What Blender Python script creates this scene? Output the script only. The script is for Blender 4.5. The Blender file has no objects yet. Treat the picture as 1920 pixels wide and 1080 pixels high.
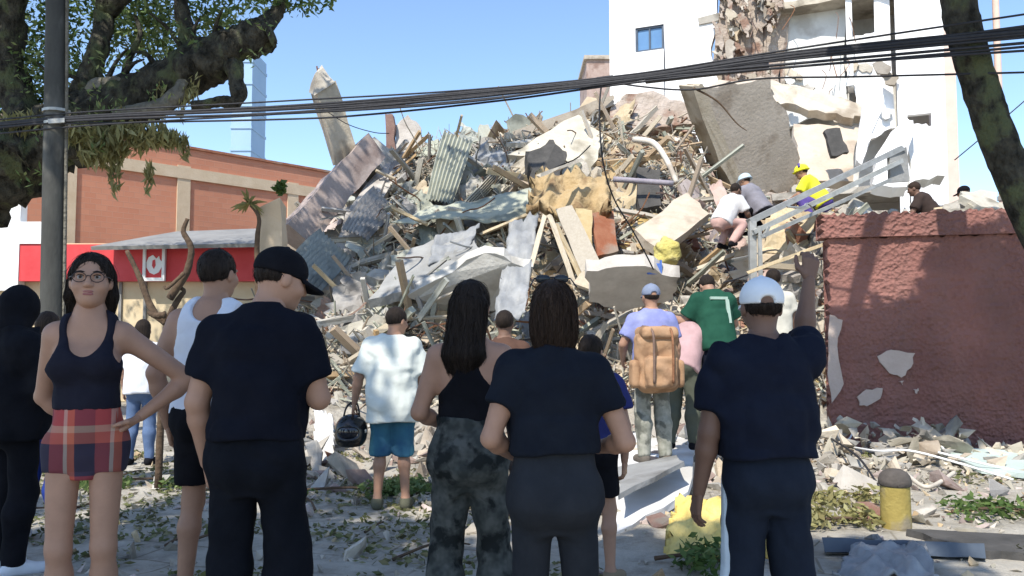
import bpy, bmesh, math, random
import numpy as np
from mathutils import Vector, Matrix
R = math.radians
rng = random.Random(7)
nr = np.random.RandomState(11)
SC = bpy.context.scene
COL = SC.collection

# ------------------------------------------------------------------ camera, sky, sun, exposure
F_PX = 1500.0; CAM_Z = 1.4; PITCH = math.atan(90 / F_PX)
cd = bpy.data.cameras.new('camera'); cam = bpy.data.objects.new('camera', cd); COL.objects.link(cam)
cd.sensor_width = 36.0; cd.lens = 36.0 * F_PX / 1920.0; cd.clip_start = 0.05; cd.clip_end = 3000
cam.location = (0, 0, CAM_Z); cam.rotation_euler = (R(90) + PITCH, 0, 0)
SC.camera = cam
SUN = Vector((-0.27, -0.57, 0.775)).normalized()
wd = bpy.data.worlds.new('World'); SC.world = wd; wd.use_nodes = True
nt = wd.node_tree; bg = nt.nodes['Background']
sky = nt.nodes.new('ShaderNodeTexSky'); sky.sky_type = 'NISHITA'; sky.sun_disc = False
sky.sun_elevation = math.asin(SUN.z); sky.sun_rotation = math.atan2(SUN.x, SUN.y)
sky.air_density = 1.0; sky.dust_density = 0.4; sky.ozone_density = 3.2
nt.links.new(sky.outputs[0], bg.inputs['Color']); bg.inputs['Strength'].default_value = 0.15
sl = bpy.data.lights.new('sun', 'SUN'); so = bpy.data.objects.new('sun', sl); COL.objects.link(so)
sl.energy = 3.6; sl.angle = R(0.55); sl.color = (1.0, 0.95, 0.86)
so.rotation_euler = SUN.to_track_quat('Z', 'Y').to_euler(); so.location = (-6, -16, 20)
SC.view_settings.view_transform = 'Standard'; SC.view_settings.look = 'None'
SC.view_settings.exposure = 0.84; SC.view_settings.gamma = 1.0
SC.view_settings.use_curve_mapping = False
SC.cycles.max_bounces = 6

def P(px, py, Y):
    """the point at depth Y (metres ahead of the camera) seen at photo pixel px, py"""
    a = (px - 960) / F_PX; b = (540 - py) / F_PX
    c, s = math.cos(PITCH), math.sin(PITCH)
    t = Y / (c - b * s)
    return Vector((a * t, Y, CAM_Z + t * (s + b * c)))

# ------------------------------------------------------------------ materials
def _mat(name):
    m = bpy.data.materials.new(name); m.use_nodes = True
    return m, m.node_tree, m.node_tree.nodes['Principled BSDF']
def c4(c): return (c[0], c[1], c[2], 1)
def mk(name, c1, c2=None, scale=4.0, rough=0.8, bump=0.25, bscale=30.0, metal=0.0, c3=None, s3=1.2, vary=0.0,
       stretch=(1, 1, 1), spec=0.3, detail=6.0, sheen=0.0, bdist=0.02):
    """two or three real colours mixed by noise, fine relief, and optional brightness variation per object"""
    m, t, b = _mat(name); N, L = t.nodes, t.links
    b.inputs['Roughness'].default_value = rough; b.inputs['Metallic'].default_value = metal
    b.inputs['Specular IOR Level'].default_value = spec
    if sheen: b.inputs['Sheen Weight'].default_value = sheen
    tc = N.new('ShaderNodeTexCoord'); mp = N.new('ShaderNodeMapping'); mp.inputs['Scale'].default_value = stretch
    L.new(tc.outputs['Object'], mp.inputs['Vector'])
    if c2 is None: c2 = tuple(x * 0.75 for x in c1)
    n1 = N.new('ShaderNodeTexNoise'); n1.inputs['Scale'].default_value = scale; n1.inputs['Detail'].default_value = detail
    n1.inputs['Roughness'].default_value = 0.65
    L.new(mp.outputs[0], n1.inputs['Vector'])
    r = N.new('ShaderNodeValToRGB'); r.color_ramp.elements[0].position = 0.35; r.color_ramp.elements[1].position = 0.65
    r.color_ramp.elements[0].color = c4(c1); r.color_ramp.elements[1].color = c4(c2)
    L.new(n1.outputs[0], r.inputs[0]); out = r.outputs[0]
    if c3 is not None:
        n3 = N.new('ShaderNodeTexNoise'); n3.inputs['Scale'].default_value = s3; n3.inputs['Detail'].default_value = 5
        L.new(mp.outputs[0], n3.inputs['Vector'])
        r3 = N.new('ShaderNodeValToRGB'); r3.color_ramp.elements[0].position = 0.52; r3.color_ramp.elements[1].position = 0.62
        L.new(n3.outputs[0], r3.inputs[0])
        mx = N.new('ShaderNodeMix'); mx.data_type = 'RGBA'; L.new(r3.outputs[0], mx.inputs[0]); L.new(out, mx.inputs[6])
        mx.inputs[7].default_value = c4(c3); out = mx.outputs[2]
    if vary:
        oi = N.new('ShaderNodeObjectInfo'); mr = N.new('ShaderNodeMapRange')
        mr.inputs['To Min'].default_value = 1 - vary; mr.inputs['To Max'].default_value = 1 + vary
        L.new(oi.outputs['Random'], mr.inputs[0])
        hs = N.new('ShaderNodeHueSaturation'); L.new(out, hs.inputs['Color']); L.new(mr.outputs[0], hs.inputs['Value'])
        mr2 = N.new('ShaderNodeMapRange'); mr2.inputs['To Min'].default_value = 0.6; mr2.inputs['To Max'].default_value = 1.3
        mu = N.new('ShaderNodeMath'); mu.operation = 'FRACT'; m7 = N.new('ShaderNodeMath'); m7.operation = 'MULTIPLY'; m7.inputs[1].default_value = 7.31
        L.new(oi.outputs['Random'], m7.inputs[0]); L.new(m7.outputs[0], mu.inputs[0]); L.new(mu.outputs[0], mr2.inputs[0])
        L.new(mr2.outputs[0], hs.inputs['Saturation']); out = hs.outputs[0]
    L.new(out, b.inputs['Base Color'])
    if bump:
        n2 = N.new('ShaderNodeTexNoise'); n2.inputs['Scale'].default_value = bscale; n2.inputs['Detail'].default_value = 5
        L.new(mp.outputs[0], n2.inputs['Vector'])
        bp = N.new('ShaderNodeBump'); bp.inputs['Strength'].default_value = bump; bp.inputs['Distance'].default_value = bdist
        L.new(n2.outputs[0], bp.inputs['Height']); L.new(bp.outputs[0], b.inputs['Normal'])
    return m

MT = {}
MT['concrete'] = mk('concrete', (.34, .305, .25), (.44, .40, .335), 3, .9, .5, 25, c3=(.21, .185, .15), vary=.25)
MT['dust_grey'] = mk('dust_grey', (.37, .34, .285), (.47, .44, .375), 3, .92, .5, 22, c3=(.22, .20, .162), vary=.22)
MT['grey_green'] = mk('grey_green', (.30, .305, .25), (.39, .395, .33), 2.5, .9, .4, 22, c3=(.18, .185, .152), vary=.2)
MT['blue_grey'] = mk('blue_grey', (.31, .285, .26), (.40, .375, .345), 3, .9, .4, 22, c3=(.19, .175, .16), vary=.3)
MT['tan'] = mk('tan_plaster', (.37, .30, .215), (.46, .385, .29), 3, .92, .5, 22, c3=(.25, .19, .13), vary=.28)
MT['cream'] = mk('cream_plaster', (.46, .395, .30), (.55, .48, .385), 3, .92, .5, 22, c3=(.31, .25, .18), vary=.2)
MT['pinkish'] = mk('pink_plaster', (.35, .255, .215), (.43, .33, .285), 3, .92, .4, 22, c3=(.25, .17, .14), vary=.25)
MT['ochre'] = mk('ochre_board', (.42, .30, .13), (.50, .39, .20), 4, .9, .4, 22, c3=(.28, .20, .09), vary=.2)
MT['brick'] = mk('broken_brick', (.23, .11, .08), (.30, .17, .125), 4, .92, .5, 30, c3=(.26, .21, .175), vary=.25)
MT['timber'] = mk('timber', (.30, .21, .13), (.42, .32, .21), 3, .85, .4, 20, stretch=(8, 8, .6), vary=.3)
MT['pale_timber'] = mk('pale_timber', (.42, .345, .24), (.50, .425, .31), 3, .85, .3, 20, stretch=(8, 8, .6), vary=.2)
MT['rust'] = mk('rusty_steel', (.16, .09, .06), (.26, .15, .10), 12, .8, .3, 60, metal=.3, vary=.3)
MT['steel'] = mk('galvanised_steel', (.30, .30, .28), (.42, .42, .40), 8, .5, .1, 60, metal=.4, vary=.15)
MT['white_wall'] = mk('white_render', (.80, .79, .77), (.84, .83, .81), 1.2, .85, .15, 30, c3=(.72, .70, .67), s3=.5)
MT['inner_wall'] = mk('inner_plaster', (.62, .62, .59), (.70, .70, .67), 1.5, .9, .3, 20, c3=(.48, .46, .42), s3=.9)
MT['torn'] = mk('torn_masonry', (.30, .24, .19), (.46, .39, .33), 2.2, .95, .8, 9, c3=(.24, .15, .11), s3=1.6, bdist=.08)
MT['tan_slab'] = mk('tan_leaning_slab', (.44, .37, .29), (.54, .46, .37), 1.3, .92, .6, 14, c3=(.33, .265, .20), s3=.9)
MT['dark_hole'] = mk('dark_shade_and_debris', (.05, .048, .045), (.085, .08, .075), 3, .95, .6, 15)  # near-black: paints the shade inside hollows, also colours dark debris
MT['glass_blue'] = mk('window_glass', (.10, .20, .36), (.13, .25, .42), 1, .12, 0, 10, spec=.6)
MT['frame_dark'] = mk('window_frame', (.06, .08, .11), (.08, .10, .13), 4, .5, .05, 40)
MT['cable'] = mk('cable_rubber', (.018, .018, .022), (.03, .03, .035), 20, .6, .1, 80)
MT['pole'] = mk('pole_concrete', (.04, .04, .037), (.066, .066, .06), 3, .9, .35, 30, c3=(.12, .117, .105), s3=1.5, stretch=(1, 1, .35))
MT['bark'] = mk('bark', (.016, .015, .012), (.085, .078, .06), 7, .97, 1.0, 16, c3=(.085, .095, .05), s3=3.5, bdist=.09, stretch=(1, 1, .7), spec=.1, detail=9)
MT['pale_lit_bark'] = mk('pale_lit_bark', (.10, .09, .07), (.20, .185, .15), 7, .95, .9, 16, bdist=.05)  # bark lightened: sunlight on a limb put into the colour; conduit borrows it
MT['bark_brown'] = mk('bark_brown', (.07, .045, .03), (.12, .08, .05), 6, .95, .8, 25, bdist=.02)
MT['brickwall'] = None
MT['beam_cream'] = mk('cream_beam', (.52, .40, .27), (.60, .48, .34), 2, .9, .3, 20)
MT['red_paint'] = mk('red_fascia', (.55, .045, .05), (.62, .07, .075), 2, .5, .05, 20)
MT['white_paint'] = mk('white_sheet_paint', (.78, .78, .77), (.82, .82, .81), 2, .55, .08, 20)
MT['cream_wall'] = mk('cream_shop_wall', (.58, .46, .29), (.66, .54, .36), 1.5, .9, .15, 20)
MT['awning'] = mk('grey_metal_roof', (.20, .195, .185), (.28, .275, .26), 2, .6, .15, 15)
MT['yellow_foam'] = mk('yellow_foam', (.68, .50, .14), (.76, .60, .24), 3, .95, .7, 14, c3=(.55, .38, .10), s3=2.5, bdist=.04)
MT['mattress'] = mk('soiled_foam', (.34, .24, .12), (.43, .32, .18), 3, .95, .8, 10, c3=(.22, .145, .075), s3=2.2, bdist=.06)
MT['sack_yellow'] = mk('yellow_sack', (.46, .39, .11), (.54, .46, .17), 5, .9, .9, 14, c3=(.36, .30, .12), s3=4, bdist=.05)
MT['white_sheet'] = mk('dusty_white_board', (.62, .61, .59), (.72, .71, .69), 1.5, .8, .25, 12, c3=(.50, .48, .44), s3=1.0)
MT['grey_sheet'] = mk('pale_grey_sheet', (.24, .238, .23), (.33, .328, .315), 2, .85, .6, 12, c3=(.16, .155, .145))
MT['purple_pipe'] = mk('mauve_pipe', (.24, .215, .25), (.32, .29, .32), 6, .8, .3, 20, c3=(.20, .18, .15))
MT['blue_plastic'] = mk('blue_plastic', (.06, .13, .42), (.09, .18, .50), 4, .5, .3, 20)
MT['bollard_yellow'] = mk('bollard_yellow', (.29, .22, .06), (.36, .28, .085), 5, .85, .4, 30, c3=(.25, .21, .14), s3=3)
MT['bollard_top'] = mk('bollard_top', (.06, .052, .045), (.10, .085, .075), 6, .85, .4, 30)
MT['teal_strip'] = mk('pale_green_strip', (.44, .52, .48), (.52, .60, .56), 2, .7, .2, 20)
MT['plastic_sheet'] = mk('grey_plastic_sheeting', (.20, .205, .21), (.30, .305, .31), 3, .5, .6, 8, bdist=.03)

def brickwall():
    m, t, b = _mat('brick_render'); N, L = t.nodes, t.links
    tc = N.new('ShaderNodeTexCoord')
    bt = N.new('ShaderNodeTexBrick'); bt.inputs['Scale'].default_value = 1.0
    bt.inputs['Brick Width'].default_value = .30; bt.inputs['Row Height'].default_value = .16; bt.inputs['Mortar Size'].default_value = .012
    bt.inputs['Color1'].default_value = (.51, .21, .125, 1); bt.inputs['Color2'].default_value = (.55, .24, .145, 1); bt.inputs['Mortar'].default_value = (.50, .235, .15, 1)
    L.new(tc.outputs['UV'], bt.inputs['Vector'])
    n = N.new('ShaderNodeTexNoise'); n.inputs['Scale'].default_value = .35; n.inputs['Detail'].default_value = 6; L.new(tc.outputs['Object'], n.inputs['Vector'])
    hs = N.new('ShaderNodeHueSaturation'); mr = N.new('ShaderNodeMapRange'); mr.inputs['To Min'].default_value = .75; mr.inputs['To Max'].default_value = 1.25
    L.new(n.outputs[0], mr.inputs[0]); L.new(mr.outputs[0], hs.inputs['Value']); L.new(bt.outputs['Color'], hs.inputs['Color'])
    L.new(hs.outputs[0], b.inputs['Base Color']); b.inputs['Roughness'].default_value = .95
    bp = N.new('ShaderNodeBump'); bp.inputs['Strength'].default_value = .4; bp.inputs['Distance'].default_value = .02
    L.new(bt.outputs['Fac'], bp.inputs['Height']); bp.invert = True; L.new(bp.outputs[0], b.inputs['Normal'])
    return m
MT['brickwall'] = brickwall()

def stucco():
    m, t, b = _mat('red_stucco'); N, L = t.nodes, t.links
    tc = N.new('ShaderNodeTexCoord')
    n = N.new('ShaderNodeTexNoise'); n.inputs['Scale'].default_value = 1.3; n.inputs['Detail'].default_value = 8; L.new(tc.outputs['Object'], n.inputs['Vector'])
    r = N.new('ShaderNodeValToRGB'); r.color_ramp.elements[0].position = .3; r.color_ramp.elements[1].position = .7
    r.color_ramp.elements[0].color = (.175, .076, .062, 1); r.color_ramp.elements[1].color = (.285, .128, .104, 1)
    # grime: streaks running down, with relief that varies in patches
    ms = N.new('ShaderNodeMapping'); ms.inputs['Scale'].default_value = (2.2, 2.2, .22); L.new(tc.outputs['Object'], ms.inputs['Vector'])
    n5 = N.new('ShaderNodeTexNoise'); n5.inputs['Scale'].default_value = 1.6; n5.inputs['Detail'].default_value = 7; L.new(ms.outputs[0], n5.inputs['Vector'])
    r5 = N.new('ShaderNodeValToRGB'); r5.color_ramp.elements[0].position = .42; r5.color_ramp.elements[1].position = .72; L.new(n5.outputs[0], r5.inputs[0])
    gm = N.new('ShaderNodeMath'); gm.operation = 'MULTIPLY'; gm.inputs[1].default_value = .45; L.new(r5.outputs[0], gm.inputs[0])
    mxg = N.new('ShaderNodeMix'); mxg.data_type = 'RGBA'; L.new(gm.outputs[0], mxg.inputs[0]); L.new(r.outputs[0], mxg.inputs[6]); mxg.inputs[7].default_value = (.17, .10, .085, 1)
    L.new(n.outputs[0], r.inputs[0]); L.new(mxg.outputs[2], b.inputs['Base Color']); b.inputs['Roughness'].default_value = .95
    v = N.new('ShaderNodeTexVoronoi'); v.inputs['Scale'].default_value = 22
    nn = N.new('ShaderNodeTexNoise'); nn.inputs['Scale'].default_value = 14; nn.inputs['Detail'].default_value = 6
    L.new(tc.outputs['Object'], v.inputs['Vector']); L.new(tc.outputs['Object'], nn.inputs['Vector'])
    ad = N.new('ShaderNodeMath'); ad.operation = 'ADD'; L.new(v.outputs['Distance'], ad.inputs[0]); L.new(nn.outputs[0], ad.inputs[1])
    bp = N.new('ShaderNodeBump'); n6 = N.new('ShaderNodeTexNoise'); n6.inputs['Scale'].default_value = .8; n6.inputs['Detail'].default_value = 4; L.new(tc.outputs['Object'], n6.inputs['Vector'])
    mr6 = N.new('ShaderNodeMapRange'); mr6.inputs['From Min'].default_value = .35; mr6.inputs['From Max'].default_value = .65; mr6.inputs['To Min'].default_value = .25; L.new(n6.outputs[0], mr6.inputs[0]); L.new(mr6.outputs[0], bp.inputs['Strength']); bp.inputs['Distance'].default_value = .035
    L.new(ad.outputs[0], bp.inputs['Height']); L.new(bp.outputs[0], b.inputs['Normal'])
    return m
MT['stucco'] = stucco()

def leafmat(name, c1, c2, c3):
    m, t, b = _mat(name); N, L = t.nodes, t.links
    g = N.new('ShaderNodeNewGeometry')
    r = N.new('ShaderNodeValToRGB'); e = r.color_ramp.elements
    e[0].color = c4(c1); e[1].color = c4(c3); x = e.new(.55); x.color = c4(c2)
    L.new(g.outputs['Random Per Island'], r.inputs[0]); L.new(r.outputs[0], b.inputs['Base Color'])
    b.inputs['Roughness'].default_value = .6; b.inputs['Specular IOR Level'].default_value = .25
    tr = N.new('ShaderNodeBsdfTranslucent'); L.new(r.outputs[0], tr.inputs['Color'])
    ms = N.new('ShaderNodeMixShader'); ms.inputs[0].default_value = .28
    L.new(b.outputs[0], ms.inputs[1]); L.new(tr.outputs[0], ms.inputs[2]); L.new(ms.outputs[0], N['Material Output'].inputs['Surface'])
    return m
MT['leaf'] = leafmat('leaf_green', (.045, .085, .022), (.085, .14, .035), (.16, .21, .07))
MT['leaf_pale'] = leafmat('leaf_pale', (.10, .16, .05), (.17, .23, .08), (.26, .30, .12))
MT['leaf_dry'] = leafmat('leaf_dry', (.20, .17, .07), (.28, .26, .10), (.36, .34, .17))
MT['litter'] = leafmat('leaf_litter', (.08, .07, .035), (.14, .16, .055), (.30, .27, .15))

def groundmat():
    m, t, b = _mat('dusty_paving'); N, L = t.nodes, t.links
    tc = N.new('ShaderNodeTexCoord')
    n = N.new('ShaderNodeTexNoise'); n.inputs['Scale'].default_value = 1.9; n.inputs['Detail'].default_value = 12; n.inputs['Roughness'].default_value = .78
    L.new(tc.outputs['Object'], n.inputs['Vector'])
    r = N.new('ShaderNodeValToRGB'); e = r.color_ramp.elements; e[0].position = .34; e[1].position = .66
    e[0].color = (.25, .225, .18, 1); e[1].color = (.56, .515, .435, 1); x = e.new(.5); x.color = (.45, .41, .34, 1)
    L.new(n.outputs[0], r.inputs[0])
    bt = N.new('ShaderNodeTexBrick'); bt.inputs['Scale'].default_value = 1; bt.inputs['Brick Width'].default_value = .6; bt.inputs['Row Height'].default_value = .4
    bt.inputs['Mortar Size'].default_value = .012; bt.inputs['Mortar Smooth'].default_value = .6
    bt.inputs['Color1'].default_value = (1, 1, 1, 1); bt.inputs['Color2'].default_value = (.86, .86, .86, 1); bt.inputs['Mortar'].default_value = (.55, .52, .47, 1)
    mpp = N.new('ShaderNodeMapping'); mpp.inputs['Rotation'].default_value = (0, 0, .25)
    L.new(tc.outputs['Object'], mpp.inputs['Vector']); L.new(mpp.outputs[0], bt.inputs['Vector'])
    mx = N.new('ShaderNodeMix'); mx.data_type = 'RGBA'; mx.blend_type = 'MULTIPLY'
    n4 = N.new('ShaderNodeTexNoise'); n4.inputs['Scale'].default_value = .7; n4.inputs['Detail'].default_value = 5; L.new(tc.outputs['Object'], n4.inputs['Vector'])
    r4 = N.new('ShaderNodeValToRGB'); r4.color_ramp.elements[0].position = .42; r4.color_ramp.elements[1].position = .58
    L.new(n4.outputs[0], r4.inputs[0]); L.new(r4.outputs[0], mx.inputs[0])
    L.new(r.outputs[0], mx.inputs[6]); L.new(bt.outputs['Color'], mx.inputs[7])
    L.new(mx.outputs[2], b.inputs['Base Color']); b.inputs['Roughness'].default_value = .95
    n2 = N.new('ShaderNodeTexNoise'); n2.inputs['Scale'].default_value = 9; n2.inputs['Detail'].default_value = 9; n2.inputs['Roughness'].default_value = .75
    L.new(tc.outputs['Object'], n2.inputs['Vector'])
    bp = N.new('ShaderNodeBump'); bp.inputs['Strength'].default_value = .9; bp.inputs['Distance'].default_value = .05
    L.new(n2.outputs[0], bp.inputs['Height']); L.new(bp.outputs[0], b.inputs['Normal'])
    return m
MT['ground'] = groundmat()

# ------------------------------------------------------------------ object helpers
def link(name, me, mat=None, parent=None):
    o = bpy.data.objects.new(name, me); COL.objects.link(o)
    if mat is not None and me is not None and not me.materials: me.materials.append(MT[mat] if isinstance(mat, str) else mat)
    if parent is not None: o.parent = parent
    return o
def mesh(name, v, f, smooth=False):
    me = bpy.data.meshes.new(name); me.from_pydata([tuple(x) for x in v], [], [tuple(x) for x in f]); me.update()
    if smooth: me.polygons.foreach_set('use_smooth', [True] * len(me.polygons))
    return me
def tag(o, label=None, cat=None, group=None, kind=None):
    if label: o['label'] = label
    if cat: o['category'] = cat
    if group: o['group'] = group
    if kind: o['kind'] = kind
    return o
def empty(name, loc, rz=0.0):
    o = bpy.data.objects.new(name, None); COL.objects.link(o); o.location = loc; o.rotation_euler = (0, 0, rz); o.empty_display_size = .2
    return o
def local(o, me):
    """shift a mesh built in world coordinates so that its object origin is at its base centre"""
    co = np.empty(len(me.vertices) * 3); me.vertices.foreach_get('co', co); co = co.reshape(-1, 3)
    c = np.array([(co[:, 0].min() + co[:, 0].max()) / 2, (co[:, 1].min() + co[:, 1].max()) / 2, co[:, 2].min()])
    me.vertices.foreach_set('co', (co - c).ravel()); me.update(); o.location = c
    return o
def thing(name, me, mat, label, cat, group=None):
    o = link(name, me, mat); local(o, me); return tag(o, label, cat, group)
def reparent_world(o, parent):
    """parent a world-space part to an unrotated empty"""
    o.parent = parent; o.location = Vector(o.location) - Vector(parent.location); return o

def box_vf(c, sx, sy, sz, M=None):
    v = []
    for z in (-1, 1):
        for y in (-1, 1):
            for x in (-1, 1): v.append(Vector((x * sx / 2, y * sy / 2, z * sz / 2)))
    if M is not None: v = [M @ q for q in v]
    v = [q + Vector(c) for q in v]
    f = [(0, 2, 3, 1), (4, 5, 7, 6), (0, 1, 5, 4), (2, 6, 7, 3), (0, 4, 6, 2), (1, 3, 7, 5)]
    return v, f
def join(parts):
    V, Fc = [], []
    for v, f in parts:
        n = len(V); V += list(v); Fc += [tuple(i + n for i in q) for q in f]
    return V, Fc

def slab(pts, thick, jag=0.0, seg=3, seed=0, dirn=None, rough=0.0):
    """a plate: polygon in space (world points), extruded along its normal, edges broken up"""
    rr = random.Random(seed); pts = [Vector(p) for p in pts]
    n = Vector((0, 0, 0))
    for i in range(len(pts)):
        a, b = pts[i], pts[(i + 1) % len(pts)]; n += a.cross(b)
    n.normalize()
    if n.y > 0: n = -n; pts = pts[::-1]
    ring = []
    for i in range(len(pts)):
        a, b = pts[i], pts[(i + 1) % len(pts)]; e = (b - a); side = e.normalized().cross(n) if e.length else n
        for k in range(seg):
            q = a.lerp(b, k / seg)
            if jag and k: q = q + side * rr.uniform(-jag, jag) + e.normalized() * rr.uniform(-jag, jag) * .5
            ring.append(q)
    m = len(ring); c = sum(ring, Vector()) / m
    front = [q + n * rr.uniform(-rough, rough) for q in ring]
    back = [q - n * thick + (c - q).normalized() * rr.uniform(-jag, jag) * .5 for q in ring]
    v = front + back; f = [tuple(range(m))[::-1], tuple(range(m, 2 * m))]
    for i in range(m):
        j = (i + 1) % m; f.append((i, j, j + m, i + m))
    f = [q[::-1] for q in f]
    return v, f
def px_slab(pp, thick, jag=.05, seg=3, seed=0, rough=0.0):
    return slab([P(*q) for q in pp], thick, jag, seg, seed, rough=rough)

def beam(a, b, w, h, roll=0.0, segs=6, jit=0.015, seed=0, taper=1.0):
    rr = random.Random(seed); a, b = Vector(a), Vector(b); d = (b - a).normalized()
    up = Vector((0, 0, 1)) if abs(d.z) < .95 else Vector((0, 1, 0))
    s = d.cross(up).normalized(); u = s.cross(d)
    s, u = s * math.cos(roll) + u * math.sin(roll), u * math.cos(roll) - s * math.sin(roll)
    v, f = [], []
    for i in range(segs + 1):
        t = i / segs; c = a.lerp(b, t); k = 1 + (taper - 1) * t
        for x, y in ((-1, -1), (1, -1), (1, 1), (-1, 1)):
            j = Vector([rr.uniform(-jit, jit) for _ in range(3)])
            v.append(c + s * x * w / 2 * k + u * y * h / 2 * k + j + (d * rr.uniform(-jit, jit) * 4 if i in (0, segs) else Vector()))
    for i in range(segs):
        o = i * 4
        for k in range(4): f.append((o + k, o + (k + 1) % 4, o + 4 + (k + 1) % 4, o + 4 + k))
    f.append((3, 2, 1, 0)); o = segs * 4; f.append((o, o + 1, o + 2, o + 3))
    return v, f

def spline(pts, n):
    pts = [Vector(p) for p in pts]
    if len(pts) < 3: return [pts[0].lerp(pts[-1], i / n) for i in range(n + 1)]
    out = []; m = len(pts) - 1
    for i in range(n + 1):
        t = i / n * m; k = min(int(t), m - 1); u = t - k
        p0 = pts[max(k - 1, 0)]; p1 = pts[k]; p2 = pts[k + 1]; p3 = pts[min(k + 2, m)]
        out.append(.5 * ((2 * p1) + (p2 - p0) * u + (2 * p0 - 5 * p1 + 4 * p2 - p3) * u * u + (3 * p1 - p0 - 3 * p2 + p3) * u ** 3))
    return out
def tube(pts, rad, sides=6, n=None, bumpy=0.0, seed=0, cap=True):
    """rad: number or list interpolated along the path"""
    rr = random.Random(seed); n = n or max(2, (len(pts) - 1) * 5); path = spline(pts, n)
    rl = rad if isinstance(rad, (list, tuple)) else [rad, rad]
    v, f = [], []; prev = None
    for i, c in enumerate(path):
        d = (path[min(i + 1, n)] - path[max(i - 1, 0)])
        d = d.normalized() if d.length > 1e-9 else Vector((0, 0, 1))
        if prev is None:
            ref = Vector((0, 0, 1)) if abs(d.z) < .9 else Vector((1, 0, 0)); s = d.cross(ref).normalized()
        else:
            s = (prev - d * prev.dot(d)).normalized()
        prev = s; u = s.cross(d)
        t = i / n * (len(rl) - 1); k = min(int(t), len(rl) - 2); r = rl[k] + (rl[k + 1] - rl[k]) * (t - k)
        for q in range(sides):
            a = 2 * math.pi * q / sides
            w = r * (1 + bumpy * (rr.random() - .5) * 2)
            v.append(c + (s * math.cos(a) + u * math.sin(a)) * w)
    for i in range(n):
        for q in range(sides):
            a, b = i * sides + q, i * sides + (q + 1) % sides
            f.append((a, a + sides, b + sides, b))
    if cap:
        f.append(tuple(range(sides))); f.append(tuple(range(n * sides, (n + 1) * sides))[::-1])
    return v, f

# noise in space: a sum of warped sines
def make_noise(seed, wl, n=6):
    r = np.random.RandomState(seed); k = r.normal(size=(n, 3)); k /= np.linalg.norm(k, axis=1)[:, None]
    k *= (2 * np.pi / (wl * r.uniform(.6, 1.5, n)))[:, None]; ph = r.uniform(0, 6.28, n)
    k2 = r.normal(size=(n, 3)) * (2 * np.pi / wl / 2.2); 
    def f(Q):
        s = 0
        for i in range(n): s = s + np.sin(Q @ k[i] + ph[i] + 1.4 * np.sin(Q @ k2[i] * .5 + ph[-1 - i]))
        return s / n
    return f
def sheet(c00, c10, c11, c01, nu=18, nv=12, amp=.08, wl=.5, seed=0, thick=.02, edge=0.03):
    """a crumpled sheet between four corners, with thickness"""
    nz = make_noise(seed, wl); nz2 = make_noise(seed + 5, wl * .35); rr = random.Random(seed)
    A = [Vector(q) for q in (c00, c10, c11, c01)]; n = (A[1] - A[0]).cross(A[3] - A[0]).normalized()
    if n.y > 0: n = -n
    g = []
    for j in range(nv + 1):
        for i in range(nu + 1):
            u, v = i / nu, j / nv
            if i in (0, nu) or j in (0, nv): u += rr.uniform(-edge, edge); v += rr.uniform(-edge, edge)
            g.append(A[0] * (1 - u) * (1 - v) + A[1] * u * (1 - v) + A[2] * u * v + A[3] * (1 - u) * v)
    Q = np.array([tuple(q) for q in g]); dz = amp * (nz(Q) + .4 * nz2(Q))
    top = [q + n * float(z) for q, z in zip(g, dz)]; bot = [q - n * thick for q in top]
    V = top + bot; m = len(top); f = []
    w = nu + 1
    flip = (A[1] - A[0]).cross(A[3] - A[0]).dot(n) < 0
    for j in range(nv):
        for i in range(nu):
            a = j * w + i; q = (a, a + 1, a + w + 1, a + w)
            f.append(q[::-1] if flip else q); q2 = tuple(x + m for x in q); f.append(q2 if flip else q2[::-1])
    rim = [i for i in range(w)] + [j * w + nu for j in range(1, nv + 1)] + [nv * w + i for i in range(nu - 1, -1, -1)] + [j * w for j in range(nv - 1, 0, -1)]
    for i in range(len(rim)):
        a, b = rim[i], rim[(i + 1) % len(rim)]; q = (a, a + m, b + m, b); f.append(q[::-1] if flip else q)
    return V, f

def chunk_mesh(name, seed, flat=1.0, n=11):
    rr = random.Random(seed); bm = bmesh.new()
    for i in range(n):
        a = Vector((rr.uniform(-1, 1), rr.uniform(-1, 1), rr.uniform(-1, 1)))
        m = max(abs(a.x), abs(a.y), abs(a.z)); a = a / m * rr.uniform(.75, 1)
        bm.verts.new((a.x * .5, a.y * .5, a.z * .5 * flat))
    r = bmesh.ops.convex_hull(bm, input=bm.verts)
    dead = [g for g in r['geom_interior'] if isinstance(g, bmesh.types.BMVert)]
    if dead: bmesh.ops.delete(bm, geom=dead, context='VERTS')
    me = bpy.data.meshes.new(name); bm.to_mesh(me); bm.free(); return me
def plate_mesh(name, seed, thick=.16):
    rr = random.Random(seed); k = rr.randint(5, 7); a0 = rr.uniform(0, 6); pts = []
    for i in range(k):
        a = a0 + 2 * math.pi * (i + rr.uniform(-.3, .3)) / k
        s = max(abs(math.cos(a)), abs(math.sin(a))); r = .5 / s * rr.uniform(.7, 1.0)
        pts.append(Vector((r * math.cos(a), 0.0, r * math.sin(a))))
    v, f = slab(pts, thick, .05, 2, seed, rough=.015)
    v = [Vector((q.x, q.z, q.y)) for q in v]; f = [q[::-1] for q in f]
    return mesh(name, v, f)
def bar_mesh(name, seed):
    v, f = beam((0, 0, -.5), (0, 0, .5), 1, 1, segs=3, jit=.0, seed=seed)
    rr = random.Random(seed); bx, by = rr.uniform(-.8, .8), rr.uniform(-.8, .8)
    v = [q + Vector((bx, by, 0)) * (1 - 4 * q.z * q.z) for q in v]
    return mesh(name, v, f)
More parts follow.
